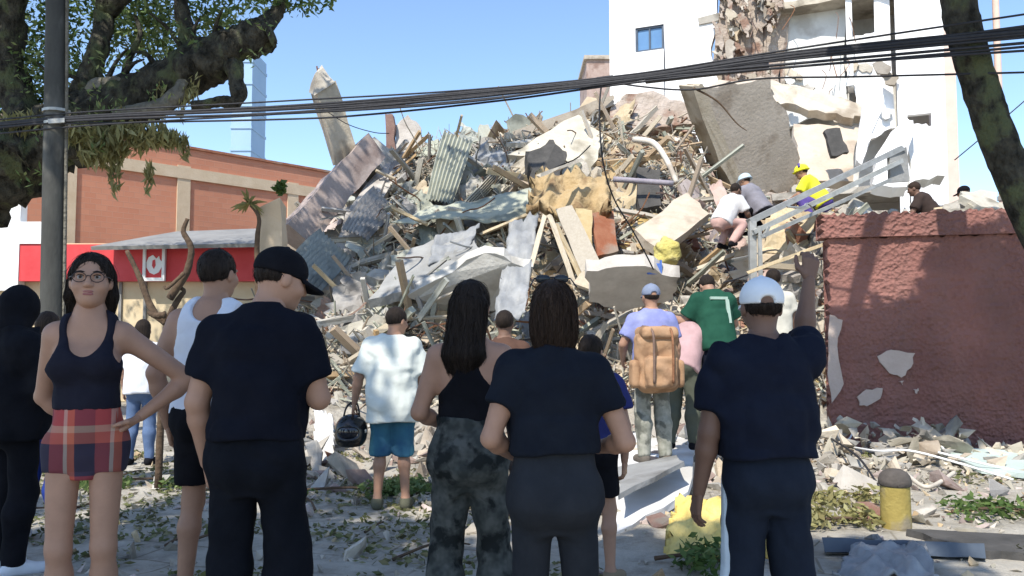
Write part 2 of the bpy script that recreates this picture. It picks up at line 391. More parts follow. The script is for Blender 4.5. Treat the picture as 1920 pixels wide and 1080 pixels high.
# ================================================================== THE SETTING
def sstep(a, b, x):
    t = np.clip((x - a) / (b - a), 0, 1); return t * t * (3 - 2 * t)
gn1 = make_noise(3, 1.6); gn2 = make_noise(4, .5)
def ground_z(x, y):
    x = np.asarray(x, float); y = np.asarray(y, float)
    b = .10 * (1 - sstep(-1.4, -.7, x)) * (1 - sstep(4.3, 5.0, y)) * sstep(-14, -9, x)
    Q = np.stack([x, y, np.zeros_like(x)], -1)
    near = (1 - sstep(25, 40, np.hypot(x, y)))
    return b + near * (.02 * gn1(Q) + .008 * gn2(Q) - .02)
def gz(x, y): return float(ground_z(np.array([x]), np.array([y]))[0])
def axis_vals(lo, hi, fine_lo, fine_hi, step, far):
    a = list(np.arange(fine_lo, fine_hi + 1e-6, step)); s = step; x = fine_lo
    while x > lo: s *= 1.35; x -= s; a.insert(0, max(x, lo))
    s = step; x = fine_hi
    while x < hi: s *= 1.35; x += s; a.append(min(x, hi))
    return np.array(a)
gx = axis_vals(-900, 900, -9, 11, .14, 0); gy = axis_vals(-300, 1500, 2, 15, .12, 0)
XX, YY = np.meshgrid(gx, gy); ZZ = ground_z(XX.ravel(), YY.ravel())
gv = np.stack([XX.ravel(), YY.ravel(), ZZ], -1); w = len(gx)
gf = [(j * w + i, j * w + i + 1, (j + 1) * w + i + 1, (j + 1) * w + i) for j in range(len(gy) - 1) for i in range(w - 1)]
tag(link('ground', mesh('ground', gv, gf, True), 'ground'), kind='structure')

# ------------------------------------------------------------------ brick building on the left
A = P(-40, 630, 20.5); A.z = 0; B = P(760, 630, 30.5); B.z = 0
dAB = (B - A).normalized(); nAB = Vector((dAB.y, -dAB.x, 0))
LAB = (B - A).length
bb = empty('brick_building', A)
tag(bb, 'unplastered orange brick building with cream concrete frame behind the red-banded shop', 'building')
def fr(u, v, z): return dAB * u + nAB * v + Vector((0, 0, z))
def frame_box(u0, u1, v0, v1, z0, z1):
    q = [fr(u, v, z) for z in (z0, z1) for v in (v0, v1) for u in (u0, u1)]
    return q, [(0, 2, 3, 1), (4, 5, 7, 6), (0, 1, 5, 4), (2, 6, 7, 3), (0, 4, 6, 2), (1, 3, 7, 5)]
v, f = frame_box(0, LAB, -9, 0, 0, 7.15); me = mesh('wall', v, f)
uv = me.uv_layers.new()
for poly in me.polygons:
    for li in poly.loop_indices:
        q = me.vertices[me.loops[li].vertex_index].co
        uv.data[li].uv = (q.dot(dAB) + q.dot(nAB), q.z)
link('wall', me, 'brickwall', bb)
def u_at(px):
    a = (px - 960) / F_PX; u = (a * A.y - A.x) / (dAB.x - a * dAB.y); return u
for u in (u_at(338), u_at(120), u_at(545)):
    v, f = frame_box(u - .2, u + .2, 0.002, .05, 0, 6.6); link('column', mesh('column', v, f), 'beam_cream', bb)
v, f = frame_box(0, LAB, 0.004, .07, 6.2, 6.55); link('ring_beam', mesh('ring_beam', v, f), 'beam_cream', bb)
v, f = frame_box(0, LAB, 0.004, .07, 3.2, 3.5); link('ring_beam', mesh('ring_beam', v, f), 'beam_cream', bb)
v, f = frame_box(-.1, LAB + .1, -.35, .06, 7.155, 7.23); link('coping', mesh('coping', v, f), 'brick', bb)

# ------------------------------------------------------------------ shop with a red fascia
Ys = 17.0
sx0, sx1 = P(-150, 600, Ys).x, P(480, 600, Ys).x
shop = empty('shop', ((sx0 + sx1) / 2, Ys, 0)); tag(shop, 'low cream shop with a long red fascia band under a grey metal roof', 'shop')
def wbox(x0, x1, y0, y1, z0, z1): return box_vf(((x0 + x1) / 2, (y0 + y1) / 2, (z0 + z1) / 2), x1 - x0, y1 - y0, z1 - z0)
def part(name, vf, mat, par, smooth=False):
    v, f = vf; o = Vector(par.location); v = [Vector(q) - o for q in v]
    return link(name, mesh(name, v, f, smooth), mat, par)
zb, zt = P(200, 527, Ys).z, P(200, 458, Ys).z
part('wall', wbox(sx0, sx1, Ys + .25, Ys + 3.2, 0, zt + .05), 'cream_wall', shop)
xr0 = P(36, 500, Ys).x
part('fascia', wbox(xr0, sx1, Ys, Ys + .24, zb, zt), 'red_paint', shop)
part('white_fascia', wbox(sx0, xr0 - .004, Ys - .02, Ys + .22, zb - .2, zt + .9), 'white_paint', shop)
part('white_fascia', wbox(xr0, P(84, 500, Ys).x, Ys - .03, Ys + .2, zt + .01, P(40, 416, Ys).z), 'white_paint', shop)
rf = [P(170, 462, Ys - .5), P(330, 434, Ys + 1.4), P(490, 428, Ys + 2.4), P(490, 456, Ys - .5)]
part('roof', slab(rf, .08, .01, 3, 5), 'awning', shop)
for px in (150, 215, 262):
    x = P(px, 600, Ys).x; part('mullion', wbox(x - .03, x + .03, Ys + .2, Ys + .26, 0.0, zb - .01), 'awning', shop)
# sign: white frame, red field, white flame-like drop with a red slit
sg = empty('shop_sign', P(289, 527, Ys - .05)); tag(sg, 'square red sign with white frame and white round emblem on the fascia', 'sign')
q0, q1 = P(268, 527, Ys - .06), P(311, 459, Ys - .06)
part('frame', join([wbox(q0.x, q1.x, Ys - .1, Ys - .02, q0.z, q0.z + .07), wbox(q0.x, q1.x, Ys - .1, Ys - .02, q1.z - .07, q1.z),
      wbox(q0.x, q0.x + .06, Ys - .1, Ys - .02, q0.z + .071, q1.z - .071), wbox(q1.x - .06, q1.x, Ys - .1, Ys - .02, q0.z + .071, q1.z - .071)]), 'white_paint', sg)
part('panel', wbox(q0.x + .061, q1.x - .061, Ys - .06, Ys - .025, q0.z + .072, q1.z - .072), 'red_paint', sg)
cx, cz = (q0.x + q1.x) / 2, (q0.z + q1.z) / 2 - .03
dro = [(0, -.22), (.10, -.17), (.165, -.05), (.17, .05), (.12, .10), (.10, .18), (.045, .12), (-.03, .20), (-.12, .15), (-.165, .04), (-.16, -.07), (-.09, -.18)]
part('emblem', slab([(cx + a, Ys - .075, cz + b) for a, b in dro], .02, 0, 1), 'white_paint', sg)
part('emblem_slit', slab([(cx + a, Ys - .085, cz + b) for a, b in [(0, -.10), (.035, -.02), (.02, .10), (-.03, .08), (-.04, -.03)]], .012, 0, 1), 'red_paint', sg)

# ------------------------------------------------------------------ red stucco wall on the right
W0 = P(1556, 630, 10.25); W0.z = 0; W1 = P(2250, 630, 9.35); W1.z = 0
dW = (W1 - W0).normalized(); nW = Vector((dW.y, -dW.x, 0)); LW = (W1 - W0).length
if nW.y > 0: nW = -nW
zc0, zc1 = P(1556, 447, 10.25).z, P(1556, 404, 10.25).z
rw = empty('red_wall', W0); tag(rw, 'dark red rough stucco wall with a projecting coping band', 'wall')
def wall_grid(u0, u1, z0, z1, v, thick, amp, seed, nu, nz_, frag=0.0):
    nz = make_noise(seed, .35); n2 = make_noise(seed + 1, .09); rr = random.Random(seed)
    V, Fc = [], []
    for j in range(nz_ + 1):
        for i in range(nu + 1):
            V.append(dW * (u0 + (u1 - u0) * i / nu) + Vector((0, 0, z0 + (z1 - z0) * j / nz_)))
    Q = np.array([tuple(q) for q in V]); d = amp * (.5 * nz(Q) + n2(Q))
    for k in range(len(V)):
        i = k % (nu + 1); j = k // (nu + 1)
        V[k] = V[k] + nW * (v + float(d[k])) + (Vector((0, 0, rr.uniform(-frag, frag))) if j == nz_ else Vector()) + (dW * rr.uniform(-frag, frag) * 1.5 if i == 0 else Vector())
    m = len(V); V += [q - nW * thick for q in V]; w = nu + 1
    for j in range(nz_):
        for i in range(nu):
            a = j * w + i; Fc.append((a, a + 1, a + w + 1, a + w))
    rim = list(range(w)) + [j * w + nu for j in range(1, nz_ + 1)] + [nz_ * w + i for i in range(nu - 1, -1, -1)] + [j * w for j in range(nz_ - 1, 0, -1)]
    for i in range(len(rim)):
        a, b = rim[i], rim[(i + 1) % len(rim)]; Fc.append((a, a + m, b + m, b))
    Fc.append((m, m + nu, m + nz_ * w + nu, m + nz_ * w))
    return mesh('wall', V, Fc, False)
link('stucco_face', wall_grid(0, LW, 0, zc0 - .003, 0, .25, .018, 21, 110, 60, .02), 'stucco', rw)
link('coping', wall_grid(-.06, LW, zc0, zc1, .07, .36, .02, 31, 120, 10, .03), 'stucco', rw)
MT['bare_patch'] = mk('bare_render_patch', (.44, .35, .30), (.50, .41, .36), 4, .95, .4, 30)
for k, (pts) in enumerate(([(1645, 668), (1672, 656), (1716, 662), (1708, 690), (1690, 708), (1668, 700)], [(1607, 745), (1625, 730), (1655, 728), (1650, 748), (1625, 762), (1612, 760)],
                           [(1556, 590), (1580, 600), (1570, 650), (1582, 720), (1560, 755), (1552, 700)], [(1686, 716), (1695, 714), (1693, 722)], [(1712, 730), (1722, 728), (1720, 738)])):
    q = []
    for (x, y) in pts:
        a = (x - 960) / F_PX; u = (a * W0.y - W0.x) / (dW.x - a * dW.y); Yd = W0.y + dW.y * u
        q.append(P(x, y, Yd - .03) + Vector((0, 0, 0)))
    v, f = slab(q, .02, .015, 3, 40 + k); link('bare_patch', mesh('bare_patch', [z - W0 for z in v], f), 'bare_patch', rw)

# ------------------------------------------------------------------ white tower behind
TA = P(1147, 630, 28.5); TA.z = 0; dT = Vector((.92, -.39, 0)).normalized(); nT = Vector((-.39, -.92, 0)).normalized()
tw = empty('apartment_tower', TA); tag(tw, 'tall white apartment tower torn open down its middle behind the rubble', 'building')
def T(u, v, z): return TA + dT * u + nT * v + Vector((0, 0, z))
def tu(px, v=0.0):
    o = TA + nT * v; a = (px - 960) / F_PX; return (a * o.y - o.x) / (dT.x - a * dT.y)
def tz(px, py, v=0.0):
    u = tu(px, v); return P(px, py, (TA + dT * u + nT * v).y).z
def tbox(u0, u1, v0, v1, z0, z1):
    q = [T(u, v, z) for z in (z0, z1) for v in (v0, v1) for u in (u0, u1)]
    return q, [(0, 2, 3, 1), (4, 5, 7, 6), (0, 1, 5, 4), (2, 6, 7, 3), (0, 4, 6, 2), (1, 3, 7, 5)]
def tpoly(pts, v, thick, jag, seg, seed):
    return slab([T(tu(x, v), v, tz(x, y, v)) for x, y in pts], thick, jag, seg, seed)
ZT = 19.0; uL = tu(1352); uW0, uW1 = tu(1196), tu(1250); zW0, zW1 = tz(1222, 95), tz(1222, 49)
# left facade around its window
part('facade', tbox(0, uW0, -.25, 0, 0, ZT), 'white_wall', tw)
part('facade', tbox(uW0, uW1, -.25, 0, 0, zW0), 'white_wall', tw)
part('facade', tbox(uW0, uW1, -.25, 0, zW1, ZT), 'white_wall', tw)
part('facade', slab([T(uW1, 0, 0), T(uL, 0, 0), T(uL - .1, 0, 6), T(uL + .1, 0, 9.2), T(tu(1340), 0, tz(1340, 90)), T(tu(1352), 0, tz(1352, 30)), T(uL, 0, ZT), T(uW1, 0, ZT)], .25, .09, 7, 3), 'white_wall', tw)
wn = part('window', join([tbox(uW0, uW0 + .07, -.14, -.05, zW0, zW1), tbox(uW1 - .07, uW1, -.14, -.05, zW0, zW1), tbox(uW0 + .07, uW1 - .07, -.14, -.05, zW0, zW0 + .07),
      tbox(uW0 + .07, uW1 - .07, -.14, -.05, zW1 - .07, zW1), tbox((uW0 + uW1) / 2 - .03, (uW0 + uW1) / 2 + .03, -.139, -.06, zW0 + .07, zW1 - .07)]), 'frame_dark', tw)
for a, b in ((uW0 + .07, (uW0 + uW1) / 2 - .03), ((uW0 + uW1) / 2 + .03, uW1 - .07)):
    part('pane', tbox(a, b, -.12, -.11, zW0 + .07, zW1 - .07), 'glass_blue', tw).parent = wn
part('broken_lintel', tpoly([(1316, 34), (1356, 24), (1356, 38), (1318, 46)], .06, .05, .02, 2, 5), 'concrete', tw)
part('side_wall', tbox(.0, .25, -7.5, -.255, 0, ZT), 'white_wall', tw)
uR = tu(1786); u1 = tu(1600); u2 = tu(1642); u3 = tu(1690); 
MT['peach_tint'] = mk('peach_lit_edge', (.62, .46, .38), (.68, .52, .44), 2, .9, .2, 20)  # pinkish light on the tower's side put into the colour; mast shares it
# torn strip: rough masonry stub, then recessed rooms
part('torn_wall', slab([T(uL - .12, -.05, 3), T(tu(1400), -.3, 3), T(tu(1470), -.5, 3), T(tu(1480), -.5, 9), T(tu(1475), -.4, ZT), T(tu(1440), -.3, ZT), T(uL - .05, -.05, ZT)], .5, .3, 9, 8, rough=.12), 'torn', tw)
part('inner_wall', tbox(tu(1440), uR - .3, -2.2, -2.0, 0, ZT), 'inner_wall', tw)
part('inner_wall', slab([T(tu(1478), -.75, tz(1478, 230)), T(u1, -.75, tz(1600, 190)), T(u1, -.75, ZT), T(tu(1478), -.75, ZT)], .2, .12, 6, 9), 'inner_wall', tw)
part('return_wall', tbox(tu(1470), tu(1478), -6, -.5, 3, ZT), 'torn', tw)
for z0 in (tz(1540, -160), tz(1540, 8), 5.9):
    part('floor_slab', slab([T(tu(1452), -.1, z0), T(tu(1600), .1, z0 + .05), T(tu(1700), -.1, z0), T(tu(1700), -1.95, z0), T(tu(1452), -1.95, z0)], .22, .14, 6, int(z0 * 10)), 'concrete', tw)
part('pier', tbox(u1, tu(1612), -.9, .0, tz(1606, 160), ZT), 'white_wall', tw)
part('facade', slab([T(u1 + .2, -.25, tz(1612, 215, -.25)), T(u2, -.25, tz(1642, 260, -.25)), T(u3, -.25, tz(1690, 240, -.25)), T(u3, -.25, ZT), T(tu(1640), -.25, ZT), T(tu(1655), -.25, tz(1655, 60, -.25)), T(tu(1612), -.25, tz(1612, 70, -.25))], .2, .08, 5, 12), 'white_wall', tw)
zO0, zO1 = tz(1735, 232), tz(1735, 214)
part('facade', tbox(u3 + .06, uR, -.22, .02, zO1, ZT), 'white_wall', tw)
part('facade', tbox(u3 + .06, tu(1712), -.22, .02, 0, zO1), 'white_wall', tw)
part('facade', tbox(tu(1758), uR, -.22, .02, 0, zO1), 'white_wall', tw)
part('facade', slab([T(tu(1712), .02, 0), T(tu(1758), .02, 0), T(tu(1758), .02, zO0 - .1), T(tu(1735), .02, zO0), T(tu(1712), .02, zO0)], .22, .05, 4, 14), 'white_wall', tw)
part('corner_strip', tbox(uR + .002, uR + .3, -6, .03, 0, ZT), 'peach_tint', tw)
# ragged hanging pieces in the torn strip
for k in range(70):
    x = rng.uniform(1352, 1480); y = rng.uniform(-20, 190) if k > 22 else rng.uniform(-15, 60); s = rng.uniform(3, 13); l = rng.uniform(1.0, 4.5)
    v_ = rng.uniform(-.1, .35)
    q_ = [rng.uniform(-.6, .6) * s for _ in range(10)]
    part('hanging_fragment', tpoly([(x - s + q_[0], y - s * l * .3 + q_[1]), (x + q_[2], y - s * l * .4 + q_[3]), (x + s * .8 + q_[4], y - s * .2 + q_[5]), (x + s * .3 + q_[6], y + s * l * .6 + q_[7]), (x - s * .5 + q_[8], y + s * l * .4 + q_[9])], v_, rng.uniform(.05, .3), .07, 3, 100 + k),
         rng.choice(['cream', 'torn', 'torn', 'tan', 'torn', 'concrete', 'brick']), tw)
for k in range(16):
    x = rng.uniform(1485, 1690); y = rng.uniform(120, 240); s = rng.uniform(7, 20)
    part('hanging_fragment', tpoly([(x - s, y - s * .5), (x, y - s * .7), (x + s * .9, y - s * .2), (x + s * .5, y + s * .6), (x - s * .5, y + s * .5)], rng.uniform(-.6, .5), .12, .06, 2, 140 + k),
         rng.choice(['cream', 'white_wall', 'inner_wall', 'tan', 'concrete']), tw)
for k in range(12):
    x = rng.uniform(1350, 1640); y = rng.uniform(-10, 170); a = T(tu(x), .0, tz(x, y))
    part('rebar', tube([a, a + Vector((rng.uniform(-.2, .2), -.2, -.25)), a + Vector((rng.uniform(-.5, .5), -.35, -rng.uniform(.5, 1.1)))], .014, 4, 6), 'rust', tw)
# slender mast to the right of the tower
a = P(1882, 420, 27); a.z = 0; ms = empty('mast', a); tag(ms, 'thin pale vertical mast beside the right-hand tree', 'mast')
part('pole', tube([a, a + Vector((0, 0, 20))], [.13, .10], 8, 6), 'peach_tint', ms, True)
part('collar', tube([a + Vector((0, 0, 6)), a + Vector((0, 0, 6.15))], .17, 8, 2), 'steel', ms)
# far stepped block by the tower's left edge
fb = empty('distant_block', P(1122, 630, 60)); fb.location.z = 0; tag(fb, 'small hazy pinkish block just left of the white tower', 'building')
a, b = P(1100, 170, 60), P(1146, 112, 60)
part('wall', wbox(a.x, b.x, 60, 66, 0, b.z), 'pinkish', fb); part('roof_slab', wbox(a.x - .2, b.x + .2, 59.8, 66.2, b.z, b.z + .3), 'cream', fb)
MT['far_haze'] = mk('far_tower_haze', (.27, .40, .55), (.30, .43, .58), .4, .8, 0, 10)  # haze put into the colour: far tower tinted towards the sky
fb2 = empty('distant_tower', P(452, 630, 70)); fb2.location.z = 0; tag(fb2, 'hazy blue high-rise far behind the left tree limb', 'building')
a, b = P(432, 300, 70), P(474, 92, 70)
part('body', wbox(a.x, b.x, 70, 74, 0, b.z), 'far_haze', fb2)
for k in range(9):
    z = b.z - 1.2 - k * 2.0; part('floor_band', wbox(a.x - .06, b.x + .06, 69.9, 74.1, z, z + .25), 'far_haze', fb2)

# ================================================================== THE RUBBLE HEAP
RX = np.array([-9, -6.9, -6.2, -5.6, -4.5, -3.5, -2.7, -.8, -.1, 1.2, 2.7, 4.3, 5.2, 6.5, 8, 10, 13, 18, 24])
RZ = np.array([0, .4, 1.2, 2.6, 4.4, 5.4, 6.1, 6.4, 6.8, 6.6, 7.1, 6.8, 5.2, 4.5, 4.7, 4.7, 4.6, 3.5, .0])
hn1 = make_noise(51, 2.6); hn2 = make_noise(52, .9); hn3 = make_noise(53, .35)
def heap_z(x, y):
    x = np.asarray(x, float); y = np.asarray(y, float)
    H = np.interp(x * 20 / np.maximum(y, 14.0), RX, RZ)
    toe = 10.6 + .9 * np.sin(x * .7 + 1)
    t = np.clip((y - toe) / (19.6 - toe), 0, 1)
    g = t ** 1.12 * (1 - .9 * sstep(20.5, 25, y))
    g2 = sstep(10.6, 12.4, y) * sstep(3.9, 4.6, x) * (1 - sstep(15, 26, y)) * (1 - sstep(15, 19, x))
    Q = np.stack([x, y, np.zeros_like(x)], -1)
    base = np.maximum(H * g, 3.15 * g2)
    return base + np.clip(base / 1.5, 0, 1) * (.38 * hn1(Q) + .2 * hn2(Q) + .09 * hn3(Q)) - .05
hx = np.linspace(-9, 20, 230); hy = np.linspace(9.4, 25, 130)
XX, YY = np.meshgrid(hx, hy); Z = heap_z(XX.ravel(), YY.ravel())
keep = ~((XX.ravel() > 4.0) & (YY.ravel() < 10.75)); Z = np.where(keep, Z, -.3)
hv = np.stack([XX.ravel(), YY.ravel(), Z], -1); w = len(hx)
hf = [(j * w + i, j * w + i + 1, (j + 1) * w + i + 1, (j + 1) * w + i) for j in range(len(hy) - 1) for i in range(w - 1)]
MT['heap'] = mk('rubble_dust', (.27, .245, .205), (.39, .355, .30), 2.5, .95, 1.0, 7, c3=(.18, .16, .13), s3=1.7, bdist=.12)
heap = empty('rubble_heap', (0, 14, 0)); tag(heap, 'huge heap of collapsed building rubble filling the street', 'rubble heap')
part('rubble_core', (list(map(Vector, hv)), hf), 'heap', heap, False)['kind'] = 'stuff'

def heap_hit(px, py):
    """first point of the heap surface along the sight line"""
    ys = np.arange(9.5, 24, .08); a = (px - 960) / F_PX; b = (540 - py) / F_PX; c, s = math.cos(PITCH), math.sin(PITCH)
    t = ys / (c - b * s); xs = a * t; zs = CAM_Z + t * (s + b * c); h = heap_z(xs, ys)
    k = np.nonzero(h > zs)[0]
    if len(k) == 0: return None
    return Vector((xs[k[0]], ys[k[0]], zs[k[0]]))
def zone(px, py):
    """which mix of debris the photograph shows there"""
    if px < 700: return ['dust_grey', 'grey_green', 'dust_grey', 'blue_grey', 'concrete', 'blue_grey', 'pinkish']
    if px < 1000: return ['grey_green', 'dust_grey', 'blue_grey', 'grey_green', 'concrete', 'dust_grey', 'tan']
    if py < 330: return ['tan', 'cream', 'concrete', 'tan', 'cream', 'ochre', 'pinkish'] if px > 1130 else ['tan', 'concrete', 'dust_grey', 'tan', 'concrete']
    if px < 1180: return ['concrete', 'tan', 'cream', 'dust_grey', 'tan', 'brick']
    return ['tan', 'cream', 'pinkish', 'cream', 'pinkish', 'brick', 'ochre', 'concrete', 'blue_grey']
CH = [chunk_mesh('concrete_chunk', 200 + k, 1.0, 10) for k in range(7)]
PL = [plate_mesh('slab_piece', 300 + k) for k in range(8)]
BR = [bar_mesh('timber', 400 + k) for k in range(4)]
variants = {}
def inst(base, mat):
    key = (base.name, mat)
    if key not in variants:
        m2 = base.copy(); m2.materials.clear(); m2.materials.append(MT[mat]); variants[key] = m2
    return variants[key]
def surf_rot(nrm, tilt, rr):
    n = (nrm + Vector((rr.gauss(0, tilt), rr.gauss(0, tilt), rr.gauss(0, tilt)))).normalized()
    q = n.to_track_quat('Z', 'Y').to_matrix(); return q @ Matrix.Rotation(rr.uniform(0, 6.28), 3, 'Z')
def heap_normal(p):
    e = .25; x, y = p.x, p.y
    z = heap_z(np.array([x + e, x - e, x, x]), np.array([y, y, y + e, y - e]))
    return Vector(((z[1] - z[0]) / (2 * e), (z[3] - z[2]) / (2 * e), 1)).normalized()
hr = random.Random(99)
def heap_sample():
    while True:
        px = hr.uniform(480, 1560); py = hr.uniform(170, 720)
        p = heap_hit(px, py)
        if p is not None and not (p.x > 3.8 and p.y < 11): return px, py, p
def place_part(name, me, p, rot, sc):
    o = bpy.data.objects.new(name, me); COL.objects.link(o); o.parent = heap
    o.matrix_local = Matrix.Translation(p - Vector(heap.location)) @ rot.to_4x4() @ Matrix.Diagonal((*sc, 1)); return o
for k in range(240):
    px, py, p = heap_sample(); s = min(1.25, math.exp(hr.gauss(-.75, .5))) * (p.y / 16)
    rot = surf_rot(heap_normal(p) + Vector((0, -.35, 0)), .55, hr)
    place_part('slab_piece', inst(hr.choice(PL), hr.choice(zone(px, py))), p + Vector((0, -.05, .05)), rot, (s * hr.uniform(.6, 1.5), s * hr.uniform(.45, .9), hr.uniform(.5, .9) * min(1, s + .3)))
for k in range(290):
    px, py, p = heap_sample(); s = min(.85, math.exp(hr.gauss(-1.25, .45)))
    place_part('concrete_chunk', inst(hr.choice(CH), hr.choice(zone(px, py))), p + Vector((0, -.05, .08)), surf_rot(Vector((0, 0, 1)), .8, hr), (s * hr.uniform(.7, 1.6), s * hr.uniform(.6, 1.1), s * hr.uniform(.5, 1)))
for k in range(230):
    px, py, p = heap_sample(); l = hr.uniform(.6, 2.4); t = hr.uniform(.03, .10)
    # lying across the slope, ends leaning up and outwards
    d = Vector((hr.uniform(-1, 1), -.35 + hr.gauss(0, .3), hr.uniform(-.2, .9))).normalized()
    rot = d.to_track_quat('Z', 'Y').to_matrix() @ Matrix.Rotation(hr.uniform(0, 3), 3, 'Z')
    mt = hr.choice(['timber', 'pale_timber', 'timber', 'concrete', 'grey_green']) if px > 950 else hr.choice(['grey_green', 'dust_grey', 'timber', 'blue_grey', 'pale_timber'])
    place_part('timber', inst(hr.choice(BR), mt), p + Vector((0, -.15, .12)), rot, (t, t * hr.uniform(.5, 1.6), l))
RB = []
for k in range(5):
    rr = random.Random(500 + k); pts = [Vector((0, 0, 0))]; d = Vector((0, 0, 1))
    for i in range(5):
        d = (d + Vector((rr.gauss(0, .35), rr.gauss(0, .35), rr.gauss(0, .1)))).normalized(); pts.append(pts[-1] + d * .2)
    RB.append(mesh('rebar', *tube(pts, .013, 4, 12)))
for k in range(220):
    px, py, p = heap_sample(); l = hr.uniform(.6, 2.2)
    d = Vector((hr.uniform(-1, 1), -.6 + hr.gauss(0, .3), hr.uniform(-.7, .8))).normalized()
    place_part('rebar', inst(hr.choice(RB), hr.choice(['rust', 'rust', 'steel', 'cable', 'pale_timber'])), p, d.to_track_quat('Z', 'Y').to_matrix(), (1.1, 1.1, l))
# crumpled sheets, foil and cloth caught in the heap
for k in range(110):
    px, py, p = heap_sample(); s = hr.uniform(.2, .7); n = (heap_normal(p) + Vector((hr.gauss(0, .4), -.5, hr.gauss(0, .3)))).normalized()
    a = n.cross(Vector((0, 0, 1))).normalized(); a = (a + Vector((0, 0, hr.uniform(-.8, .8)))).normalized(); b = n.cross(a)
    c = p + n * .12; l = hr.uniform(.4, 1.1)
    v, f = sheet(c - a * s - b * s * l, c + a * s - b * s * l, c + a * s + b * s * l, c - a * s + b * s * l, 10, 8, .13, .5, 600 + k, .015, .07)
    mt = hr.choice(zone(px, py) + (['plastic_sheet', 'grey_sheet'] if px < 1000 else ['cream', 'mattress', 'pale_timber']))
    part('crumpled_sheet', (v, f), mt, heap)
def hull_bits(name, sampler, count, smin, smax, mats, parent=None, seed=0):
    """many small fragments, too small to pick apart, one mesh for each colour"""
    rr = random.Random(seed); base = []
    for k in range(6):
        me = chunk_mesh('bit', 700 + seed + k, .7, 8); co = np.array([tuple(q.co) for q in me.vertices]); base.append((co, [tuple(p.vertices) for p in me.polygons])); bpy.data.meshes.remove(me)
    acc = {m: ([], [], [0]) for m in mats}
    for k in range(count):
        p, mats_here = sampler(rr)
        m = rr.choice([q for q in mats_here if q in acc] or mats); V, Fc, n = acc[m]
        co, fc = rr.choice(base); s = smin * (smax / smin) ** (rr.random() ** 1.7)
        A_ = np.array(Matrix.Rotation(rr.uniform(0, 6.28), 3, Vector((rr.gauss(0, 1), rr.gauss(0, 1), rr.gauss(0, 1))).normalized()))
        q = (co * np.array([s * rr.uniform(.6, 2.0), s * rr.uniform(.5, 1.2), s * rr.uniform(.4, 1)])) @ A_.T + np.array(p)
        V.append(q); Fc += [tuple(i + n[0] for i in t) for t in fc]; n[0] += len(co)
    for m, (V, Fc, n) in acc.items():
        if not V: continue
        V = np.concatenate(V)
        if parent is not None: V = V - np.array(parent.location)
        o = link(name, mesh(name, V, Fc), m, parent); o['kind'] = 'stuff'
        if parent is None: o['label'] = 'scattered ' + m.replace('_', ' ') + ' coloured fragments ' + {3: 'strewn over the paving', 4: 'banked against the foot of the red wall', 6: 'between the onlookers and the heap'}.get(seed, 'on the ground'); o['category'] = 'debris'
def heap_bits(rr):
    while True:
        px = rr.uniform(490, 1570); py = rr.uniform(180, 760); p = heap_hit(px, py)
        if p is not None and not (p.x > 3.8 and p.y < 11): break
    return (p.x, p.y - .03, p.z + .03), zone(px, py)
hull_bits('rubble_fragments', heap_bits, 18000, .04, .30, ['dust_grey', 'grey_green', 'blue_grey', 'concrete', 'tan', 'cream', 'pinkish', 'ochre', 'brick'], heap, 1)
# splintered laths, wires and strips: far too many and too thin to pick apart
def lath_bits(count, seed, mats):
    rr = random.Random(seed); acc = {m: [] for m in mats}
    for k in range(count):
        (x, y, z), zn = heap_bits(rr); l = rr.uniform(.2, .9); w_ = rr.uniform(.008, .03)
        d = Vector((rr.gauss(0, .7), rr.gauss(-.3, .4), rr.gauss(.1, .6))).normalized(); c = Vector((x, y - .05, z + .05))
        acc[rr.choice(mats)].append(beam(c - d * l / 2, c + d * l / 2, w_, w_ * rr.uniform(.3, 1.6), rr.uniform(0, 3), 1, .004, k))
    for m in mats: part('splinters', join(acc[m]), m, heap)['kind'] = 'stuff'
lath_bits(5200, 5, ['timber', 'pale_timber', 'dust_grey', 'cream', 'rust', 'grey_green'])
def right_bits(rr):
    x = rr.uniform(4.2, 14); y = rr.uniform(11, 15); return (x, y, float(heap_z(np.array([x]), np.array([y]))[0]) + .04), ['cream', 'tan', 'concrete', 'pinkish', 'dust_grey']
hull_bits('rubble_fragments', right_bits, 900, .06, .35, ['cream', 'tan', 'concrete', 'pinkish', 'dust_grey'], heap, 2)
for k in range(30):
    x = hr.uniform(5, 11); y = hr.uniform(11.2, 13.5); p = Vector((x, y, float(heap_z(np.array([x]), np.array([y]))[0]) + .1)); s = hr.uniform(.35, .9)
    place_part('slab_piece', inst(hr.choice(PL), hr.choice(['cream', 'tan', 'concrete', 'white_sheet', 'dust_grey'])), p, surf_rot(Vector((0, -.4, .8)), .4, hr), (s * 1.4, s, .7))
# ================================================================== LARGE PIECES OF WRECKAGE, each a thing of its own
def S(name, pts, thick, mat, label, cat, jag=.05, seg=4, seed=1, rough=0.0):
    v, f = px_slab(pts, thick, jag, seg, seed, rough); return thing(name, mesh(name, v, f), mat, label, cat)
def Bm(name, a, b, w, h, mat, label, cat, roll=0, seed=1, jit=.02, segs=6, taper=1):
    v, f = beam(P(*a), P(*b), w, h, roll, segs, jit, seed, taper); return thing(name, mesh(name, v, f), mat, label, cat)
def Sh(name, c, mat, label, cat, amp=.1, wl=.6, seed=1, nu=18, nv=12, thick=.02, edge=.03):
    v, f = sheet(*[P(*q) for q in c], nu, nv, amp, wl, seed, thick, edge); return thing(name, mesh(name, v, f, True), mat, label, cat)

